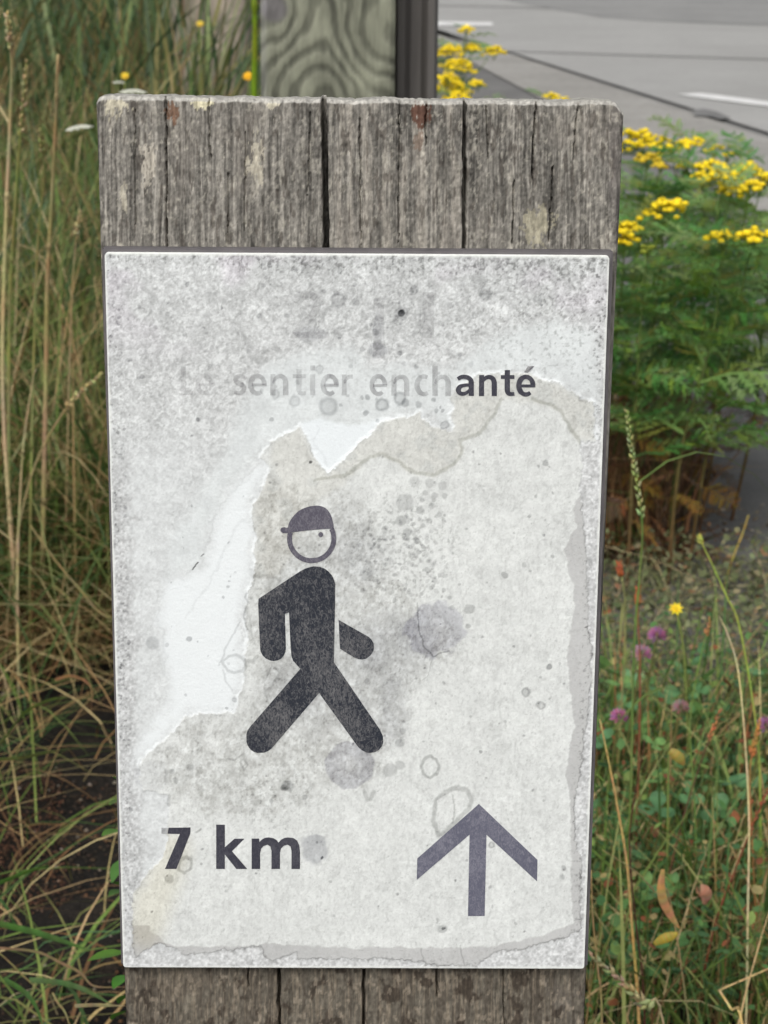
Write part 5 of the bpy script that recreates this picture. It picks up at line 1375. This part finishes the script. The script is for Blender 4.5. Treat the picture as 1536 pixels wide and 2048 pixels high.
def tansy(lab, clusters, d, base_x, leaves=15, ycol=lin(255, 226, 44), group='flowering tansy clump right of the post', dead=5, spread=.05, leafscale=1.0):
    pts_top = [at(x, y, d + random.uniform(-.05, .05)) for x, y, w in clusters]
    main = pts_top[0]
    bx = CAM.x + (base_x - 768) / F_PX * d
    base = Vector((bx, main.y + random.uniform(-spread, spread), 0))
    root = thing('tansy_plant', base, lab, 'wildflower', group)
    ctl = [base + Vector((0, 0, -.02)), base.lerp(main, .35) + Vector((random.uniform(-.012, .012), random.uniform(-.02, .02), .02)), base.lerp(main, .7) + Vector((random.uniform(-.01, .01), 0, .01)), main]
    sp = smooth3(ctl, 7); m = len(sp)
    mb = MB()
    stemc = [tuple(a + (b - a) * min(1, i / m * 1.6) for a, b in zip(lin(112, 76, 54), lin(96, 118, 58))) for i in range(m)]
    mb.tube(sp, [.0028 * (1 - .6 * i / m) for i in range(m)], stemc, 6)
    fork = sp[int(m * .72)]
    for p in pts_top[1:]:
        mid = fork.lerp(p, .5) + Vector((0, 0, -.012))
        mb.tube(smooth3([fork, mid, p], 4), .0011, lin(100, 124, 60), 5)
    for p, (x, y, w) in zip(pts_top, clusters):
        R_ = w / F_PX * d / 2
        for k in range(7):
            a = k * .9
            e = p + Vector((math.cos(a) * R_ * .7, math.sin(a) * R_ * .7, -.003))
            mb.tube([p - Vector((0, 0, R_ * .8 + .008)), e], [.0007, .0006], lin(104, 128, 58), 4)
    mb.build('stem', M_LEAF, root)
    for p, (x, y, w) in zip(pts_top, clusters):
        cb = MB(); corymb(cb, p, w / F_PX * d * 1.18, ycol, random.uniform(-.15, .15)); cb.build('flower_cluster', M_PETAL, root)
    H = main.z
    for i in range(leaves):
        t = .34 + .64 * (i + random.uniform(0, .6)) / leaves
        p = sp[min(m - 1, int(t * m))]
        a = i * 2.4 + random.uniform(-.4, .4)
        dv = Vector((math.cos(a), math.sin(a), random.uniform(.1, .75)))
        o = link('leaf', random.choice(LEAF_G), root)
        o.location = p - base
        o.rotation_euler = aim(dv, random.uniform(-.4, .4))
        L_ = random.uniform(.07, .16) * (1.15 - .65 * max(0, t - .45)) * leafscale
        o.scale = (L_, L_ * random.uniform(.8, 1.5), L_ * random.uniform(.6, 2.2))
    for i in range(dead):
        t = random.uniform(.05, .42)
        p = sp[int(t * m)]
        a = random.uniform(0, 6.28)
        o = link('dead_leaf', random.choice(LEAF_D), root)
        o.location = p - base
        o.rotation_euler = aim(Vector((math.cos(a), math.sin(a), random.uniform(-.9, .1))), random.uniform(-1, 1))
        L_ = random.uniform(.04, .075)
        o.scale = (L_, L_, L_)
    return root
T = 'tansy plant '
tansy(T + 'whose yellow heads touch the upper right corner of the wooden post', [(1288, 268, 92)], 3.6, 1290)
tansy(T + 'with one dense yellow head standing clear against the road', [(1380, 281, 48), (1344, 298, 20)], 3.6, 1370)
tansy(T + 'with a small greenish-yellow head just right of the post edge', [(1296, 312, 42), (1322, 330, 18)], 3.35, 1300, ycol=lin(214, 186, 50))
tansy(T + 'with two tiny paired heads highest at the right', [(1430, 295, 28), (1456, 306, 26)], 3.7, 1420)
tansy(T + 'with a row of yellow heads left of the big bright bunch', [(1420, 326, 54), (1368, 326, 32)], 3.5, 1400)
tansy(T + 'with the big bright head cut by the right picture edge', [(1500, 330, 66), (1530, 354, 36)], 3.5, 1480)
tansy(T + 'with three broad heads in the thickest yellow bunch', [(1452, 345, 64), (1404, 351, 42), (1466, 374, 54)], 3.3, 1410)
tansy(T + 'with one head low behind the thickest yellow bunch', [(1502, 368, 48)], 3.2, 1460)
tansy(T + 'with a lone wide yellow head low in front of the clump', [(1332, 406, 80)], 3.0, 1330, leaves=18)
tansy(T + 'with two stacked heads cut by the post edge', [(1252, 453, 66), (1250, 476, 46)], 3.0, 1270, leaves=18)
tansy(T + 'with a low yellow head in front at the right', [(1448, 466, 56)], 2.95, 1400, leaves=18)
tansy(T + 'with a ragged low head nearest the right picture edge', [(1506, 462, 60)], 2.95, 1450, leaves=18)
tansy(T + 'with an unripe green head in front of the post edge', [(1296, 493, 30)], 2.92, 1320, leaves=16, ycol=lin(150, 160, 60))
tansy(T + 'with no open head, leafy and outside right of the clump', [(1560, 470, 20)], 3.2, 1540, leaves=18, ycol=lin(170, 170, 60))
BG = 'tansies beside the steel post'
tansy(T + 'far behind with three small heads against the white road line', [(932, 56, 28), (944, 92, 30), (988, 97, 40)], 5.6, 930, group=BG, leafscale=.8)
tansy(T + 'far behind with pale yellow heads beside the steel post', [(898, 96, 50), (920, 122, 60)], 5.5, 900, group=BG, leafscale=.8)
tansy(T + 'far behind with the brightest wide head right of the steel post', [(905, 166, 66), (955, 163, 30), (895, 150, 40)], 5.1, 915, group=BG, leafscale=.8)
tansy(T + 'far behind, lowest of those beside the steel post', [(908, 192, 62)], 4.9, 905, group=BG, leafscale=.8)
tansy(T + 'far behind peeping over the top of the post', [(1104, 190, 28), (1132, 199, 28)], 5.0, 1110, group=BG, leafscale=.8)

# dead leaves and litter at the foot of the tansy clump
n = 700; s3 = fan(n, 2.98, 3.6, 1180, 1450)
lit = blades(n, s3 + np.array([0, 0, .02]), RNG.uniform(.02, .09, n), RNG.uniform(.006, .016, n), RNG.uniform(.6, 2.2, n), pick(n, [((96, 66, 46), 3), ((120, 84, 58), 3), ((74, 58, 46), 3), ((160, 120, 60), .6)]), seg=3, droop=.6)
n = 800; s3 = fan(n, 3.0, 3.6, 1190, 1450)
lit2 = blades(n, s3, RNG.uniform(.1, .34, n), RNG.uniform(.002, .006, n), RNG.uniform(.05, .8, n), pick(n, [((132, 98, 68), 3), ((106, 80, 58), 3), ((90, 112, 58), 2), ((170, 132, 84), .8)]), droop=.4)
mass('leaf_litter', 'brown dead leaves and old stems at the foot of the tansy clump', [lit, lit2], M_LEAF)
n = 500; s4 = fan(n, 4.6, 6.2, 860, 1010)
mass('verge_weeds', 'low green weeds round the far tansies beside the steel post', [blades(n, s4, RNG.uniform(.1, .4, n), RNG.uniform(.006, .014, n), RNG.uniform(.2, .9, n), pick(n, GREEN), droop=.7)], M_LEAF)

# ------------------------------------------------------------------ clover
def clover_leaf_mesh(name, col):
    mb = MB()
    for k in range(3):
        a = k * 2.094
        d = Vector((math.cos(a), math.sin(a), .25)).normalized()
        s = d.cross(Vector((0, 0, 1))).normalized()
        pts = [d * t for t in (0, .25, .55, .8, 1)]
        mb.ribbon(pts, [.08, .5, .82, .74, .35], s, [col, col, tuple(c * 1.35 for c in col), col, col], .22)
    me = mb.mesh(name); me.materials.append(M_LEAF)
    return me
CLV = [clover_leaf_mesh('clover_leaf', c) for c in (lin(96, 138, 92), lin(84, 124, 84), lin(112, 150, 86))]
def clover(lab, x, y, d, base, leaves=7, flower=True, fcol=lin(166, 110, 146), fr=.009, spread=.05):
    top = at(x, y, d)
    gp = Vector((CAM.x + (base - 768) / F_PX * d, top.y + .02, 0))
    root = thing('clover_plant', gp, lab, 'wildflower', 'clover right of the sign')
    mb = MB()
    sp = smooth3([gp - Vector((0, 0, .02)), gp.lerp(top, .5) + Vector((.006, 0, .01)), top], 6)
    mb.tube(sp, .0011, lin(112, 112, 66), 5)
    tips = []
    for i in range(leaves):
        a = i * 2.4
        tip = gp + Vector((math.cos(a) * spread * random.uniform(.3, 1.1), math.sin(a) * spread * random.uniform(.3, 1.1), random.uniform(.3, .95) * min(top.z, .17)))
        mb.tube(smooth3([gp, gp.lerp(tip, .5) + Vector((0, 0, .01)), tip], 3), .0006, lin(100, 124, 70), 4)
        tips.append(tip)
    mb.build('stem', M_LEAF, root)
    for tip in tips:
        o = link('leaf', random.choice(CLV), root)
        o.location = tip - gp
        o.rotation_euler = (random.uniform(-.6, .9), random.uniform(-.5, .5), random.uniform(0, 6.28))
        s = random.uniform(.012, .021); o.scale = (s, s, s)
    if flower:
        hb = MB()
        for i in range(46):
            z = 1 - 1.7 * (i + .5) / 46
            a = i * 2.4
            r = math.sqrt(max(0, 1 - z * z))
            dv = Vector((math.cos(a) * r, math.sin(a) * r, z))
            c = tuple(k * random.uniform(.75, 1.25) for k in fcol)
            simple_leaf(hb, top + dv * fr * .35, dv + Vector((0, 0, .35)), fr * .85, fr * .3, c, Vector((-dv.y, dv.x, .3)))
        hb.build('flower_head', M_PETAL, root)
clover('tallest pink clover flower right of the sign', 1314, 1272, 2.1, 1320)
clover('pale pink clover flower just below and left of the tallest one', 1284, 1308, 2.0, 1290, fcol=lin(180, 132, 156))
clover('small pink clover flower close to the right edge of the sign', 1238, 1434, 1.85, 1245, fr=.0075)
clover('pink clover flower cut by the right picture edge', 1532, 1452, 1.85, 1525, fr=.008)
clover('faded clover flower in the middle of the right weeds', 1362, 1416, 1.9, 1370, fcol=lin(160, 128, 124), fr=.0075)
clover('leafy clover under the single yellow flower, without flower', 1380, 1350, 2.1, 1385, 10, False, spread=.07)
clover('leafy clover close behind the right edge of the sign, without flower', 1240, 1400, 2.05, 1240, 10, False, spread=.06)
clover('leafy clover at the right picture edge, without flower', 1480, 1330, 2.15, 1480, 10, False, spread=.07)
clover('low leafy clover between the lower right stalks, without flower', 1400, 1700, 1.75, 1400, 10, False, spread=.06)
clover('low leafy clover in the lower right corner, without flower', 1500, 1880, 1.65, 1500, 12, False, spread=.06)
clover('low leafy clover beside the lower right corner of the sign, without flower', 1330, 1640, 1.8, 1320, 12, False, spread=.06)
# low leafy ground cover between them
def leaf_cover(n, d0, d1, x0, x1, hmax, palette, name, label, size=(.006, .014)):
    b = fan(n, d0, d1, x0, x1)
    b[:, 2] = RNG.uniform(0.0, hmax, n)
    c = pick(n, palette)
    L_ = RNG.uniform(*size, n)
    az = RNG.uniform(0, 6.28, n); el = RNG.uniform(-.3, .8, n)
    d = np.stack([np.cos(az) * np.cos(el), np.sin(az) * np.cos(el), np.sin(el)], -1)
    s = np.stack([-np.sin(az), np.cos(az), RNG.uniform(-.4, .4, n)], -1)
    w_ = L_ * RNG.uniform(.25, .5, n)
    pts = [b, b + d * (L_ * .35)[:, None] + s * w_[:, None] * .8, b + d * (L_ * .35)[:, None] - s * w_[:, None] * .8, b + d * (L_ * .75)[:, None] + s * w_[:, None] * .7, b + d * (L_ * .75)[:, None] - s * w_[:, None] * .7, b + d * L_[:, None]]
    V = np.stack(pts, 1).reshape(-1, 3)
    q = (np.arange(n)[:, None, None] * 6 + np.array([[0, 1, 3, 5], [0, 5, 4, 2]])[None]).reshape(-1, 4)
    o = link(name, np_mesh(name, V, q, np.repeat(c, 6, 0)), None, M_LEAF)
    return tag(o, label, kind='stuff')
leaf_cover(5200, 1.55, 2.4, 1120, 2000, .15, [((92, 132, 76), 4), ((72, 110, 66), 4), ((130, 154, 84), 1.6), ((150, 92, 62), 1), ((176, 160, 110), 1.4)], 'ground_cover', 'low leafy weeds between the stalks right of the sign')
leaf_cover(5200, 2.2, 3.0, 1120, 1900, .06, [((124, 132, 96), 3), ((148, 142, 110), 2), ((108, 118, 80), 2), ((160, 120, 90), .6)], 'mossy_weeds', 'tiny grey-green weeds along the footpath edge')
